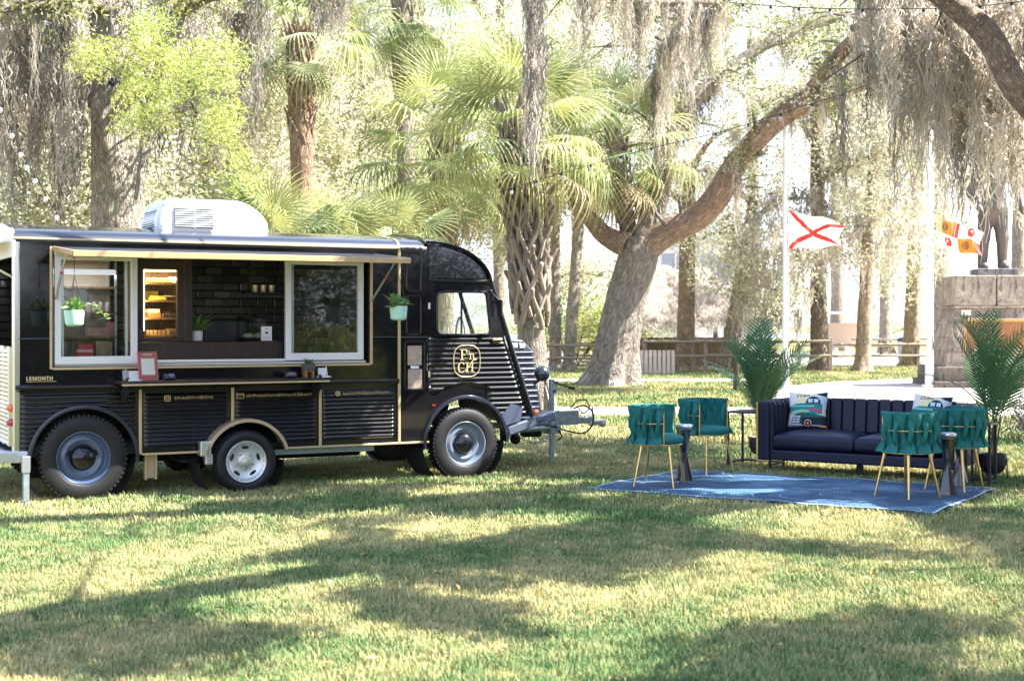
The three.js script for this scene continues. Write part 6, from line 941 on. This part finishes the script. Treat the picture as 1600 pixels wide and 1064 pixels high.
{ // pale slatted gate panel beside the oak foot
  const t = thing('slat_fence', 'low pale fence of upright slats right of the leaning oak', 'fence', V(3.75, 0, -42.6)); const slat = box(.10, .74, .03), slatMat = std(C(.60, .51, .44), .9); for (let i = 0; i < 9; i++) { const m = part(t, 'slat', slat, slatMat); m.position.set(i * .135, .37, 0); } part(t, 'rail', [box(1.2, .06, .04, .54, .2, -.03), box(1.2, .06, .04, .54, .6, -.03)], M.greyWood);
  const s = thing('wooden_steps', 'stack of pale wooden steps left of the leaning oak', 'steps', V((922 - 800) / F * 50, 0, -50)); for (let i = 0; i < 8; i++) part(s, 'step', rbox(1.5, .08, .34, .01, i * .05, .2 + i * .21, -i * .3), std(C(.58, .52, .44), .9)); part(s, 'side_board', [box(.06, .2, 2.7, -.7, .9, -1.1, .62), box(.06, .2, 2.7, .95, .9, -1.1, .62)], M.greyWood);
  const p = thing('wooden_post', 'short weathered post standing left of the left potted palm', 'post', ground(1150, 612)); part(p, 'post', [limb([V(0, -.1, 0), V(.02, .6, 0), V(.0, 1.32, 0)], [.07, .068, .06], { rs: 10, len: 16, rough: .06 })], barkMat(.20, .15, .11, .02)); part(p, 'brace', rod(V(.03, 1.2, 0), V(.42, .82, -.1), .03, .03, 8), M.greyWood);
}
// thatched hut
{
  const D = 52, t = thing('thatched_hut', 'open hut with a shaggy palm-thatch roof behind the wooden fence', 'hut', V((1058 - 800) / F * D, 0, -D)); reseed(74);
  for (const [x, z] of [[-1.9, 1.3], [1.6, 1.3], [-1.9, -1.3], [1.6, -1.3], [.2, 1.3]]) part(t, 'post', mv(cyl(.08, .09, 1.9), x, .95, z), std(C(.36, .22, .13), .9, 0, { map: woodTex }));
  const roof = part(t, 'roof', [(() => { const p = [-3.2, 1.5, 2.2, 2.9, 1.5, 2.2, 2.9, 1.5, -2.2, -3.2, 1.5, -2.2, -1.2, 3.5, 0, .9, 3.5, 0]; return geoFrom(p, [0, 1, 5, 0, 5, 4, 2, 3, 4, 2, 4, 5, 1, 2, 5, 3, 0, 4]).toNonIndexed(); })()], std(C(.66, .58, .50), .95));
  roof.geometry.computeVertexNormals(); const th = mossHank(30, .22, .018), ms = [], cs = []; for (let i = 0; i < 620; i++) { const k = rnd(), u = rnd(), f = rnd() < .75, s = rnd() < .5 ? 1 : -1, x0 = lerp(-3.2, -1.2, k), x1 = lerp(2.9, .9, k), p = f ? V(lerp(x0, x1, u), lerp(1.55, 3.5, k), lerp(2.2, 0, k)) : V(s > 0 ? x1 : x0, lerp(1.55, 3.5, k), lerp(-1, 1, u) * lerp(2.2, 0, k)); ms.push(M4(p.add(V(0, .08, .04)), Q(f ? -.75 : 0, f ? 0 : s * .7, f ? 0 : s * .7), V(1, rr(.5, .9), 1))); const v = rr(.7, 1.2); cs.push(C(.86 * v, .79 * v, .71 * v)); } many(roof, 'thatch', th, MOSS, ms, cs);
  part(t, 'counter', [box(3.2, .08, .4, -.1, 1.0, 1.35), box(3.2, .9, .04, -.1, .5, 1.3)], std(C(.5, .4, .3), .8, 0, { map: woodTex }));
}
// far buildings: white gable with grey window wall, seen past the oak
{
  const D = 92, t = thing('far_house', 'white house with grey gable far behind the thatched hut', 'house', V((1086 - 800) / F * D, 0, -D)); part(t, 'wall', box(6.5, 6.6, 6, 0, 3.3, 0), std(C(.7, .7, .7), .8)); part(t, 'roof', mv(flat([[-3.8, 0], [3.8, 0], [1.6, 1.6], [-1.6, 1.6]], 6.6), 0, 6.6, -3.3), std(C(.46, .46, .5), .8)); for (const x of [-1.6, .9]) { const w = part(t, 'window', box(1.7, 1.9, .1, x, 5.0, 3.0), std(C(.35, .36, .42), .4)); part(w, 'frame', [box(1.9, .12, .14, x, 5.98, 3.02), box(1.9, .12, .14, x, 4.02, 3.02), box(.1, 1.9, .14, x, 5.0, 3.03)], M.white); }
  const q = thing('pavilion', 'low white open shelter beyond the road between the tan trunks', 'shelter', V((1330 - 800) / F * 76, 0, -76)); part(q, 'roof', [box(3.6, .14, 3, 0, 2.1, 0)], M.white); for (const x of [-1.6, 1.6]) part(q, 'post', box(.14, 2.1, .14, x, 1.05, 1.2), M.white); part(q, 'back_wall', box(3, 1.3, .1, 0, .9, -1), std(C(.62, .5, .42), .8));
}
// picnic tables and a bin by the road
{
  const t0 = thing('picnic_table', 'picnic table beyond the road right of the slim pale trunk', 'picnic table', V((1400 - 800) / F * 70, 0, -70), 0, 'far picnic tables'); part(t0, 'top', box(2.0, .08, .8, 0, .76, 0), M.greyWood); for (const z of [-.75, .75]) part(t0, 'bench', box(2.0, .06, .28, 0, .45, z), M.greyWood); part(t0, 'leg', [-.7, .7].flatMap((x) => [box(.09, .9, .09, x, .38, .3, .5), box(.09, .9, .09, x, .38, -.3, -.5), box(.09, .09, 1.6, x, .4, 0)]), M.greyWood);
  const b = copy(t0, 'picnic table beyond the road left of the slim pale trunk'); b.position.set((1366 - 800) / F * 69, 0, -69);
  const c = copy(t0, 'picnic table beyond the road behind the pale tan trunk'); c.position.set((1438 - 800) / F * 72, 0, -72);
  const bin = thing('litter_bin', 'grey litter bin left of the pale tan trunk by the road', 'bin', V((1412 - 800) / F * 60, 0, -60)); part(bin, 'body', cyl(.24, .22, .8, 0, .4, 0), std(C(.25, .25, .28), .6)); part(bin, 'lid', lathe([[.26, .8], [.25, .86], [.12, .95], [0, .96]], 20), M.matteBlack);
}
// strings of bulbs between the trees
reseed(75);
const bulbGeo = merge([sph(.035, 0, -.075, 0, 1, 1.15, 1, 12)]), capGeo = cyl(.016, .02, .05, 0, -.022, 0, 0, 0, 0, 8), bulbMat = phy({ color: C(.86, .82, .78), roughness: .15, transmission: .55, thickness: 0 });
function bulbString(label, pts, n, s = 1) { const t = thing('string_lights', label, 'string lights', pts[0]); part(t, 'wire', local(t, tube(pts, .006 * s, 60, 5)), M.matteBlack); for (let i = 0; i < n; i++) { const p = along(pts, (i + .5) / n).sub(t.position), c = part(t, 'socket', capGeo, M.matteBlack); c.position.copy(p); c.scale.setScalar(s); part(c, 'bulb', bulbGeo, bulbMat); } }
bulbString('long string of bulbs running up from the cabbage palm to the right oak', [at(780, 300, 21.5), at(880, 270, 21), at(1000, 236, 20), at(1130, 205, 18.5), at(1260, 165, 17), at(1380, 125, 15.6), at(1500, 84, 14.4), at(1580, 58, 13.6)], 18, .8);
bulbString('string of bulbs along the top edge of the picture by the right oak', [at(1140, 4, 15), at(1260, 12, 14.6), at(1400, 14, 14), at(1520, 10, 13.6), at(1660, -6, 13)], 11, .8);
bulbString('string of white bulbs hanging at the left edge above the truck rear', [at(-10, 140, 15), at(8, 185, 15.2), at(26, 220, 15.4), at(36, 245, 15.6), at(46, 262, 15.8), at(62, 288, 16), at(78, 318, 16.3), at(98, 345, 16.6)], 7, .8);

renderer.render(scene, camera);
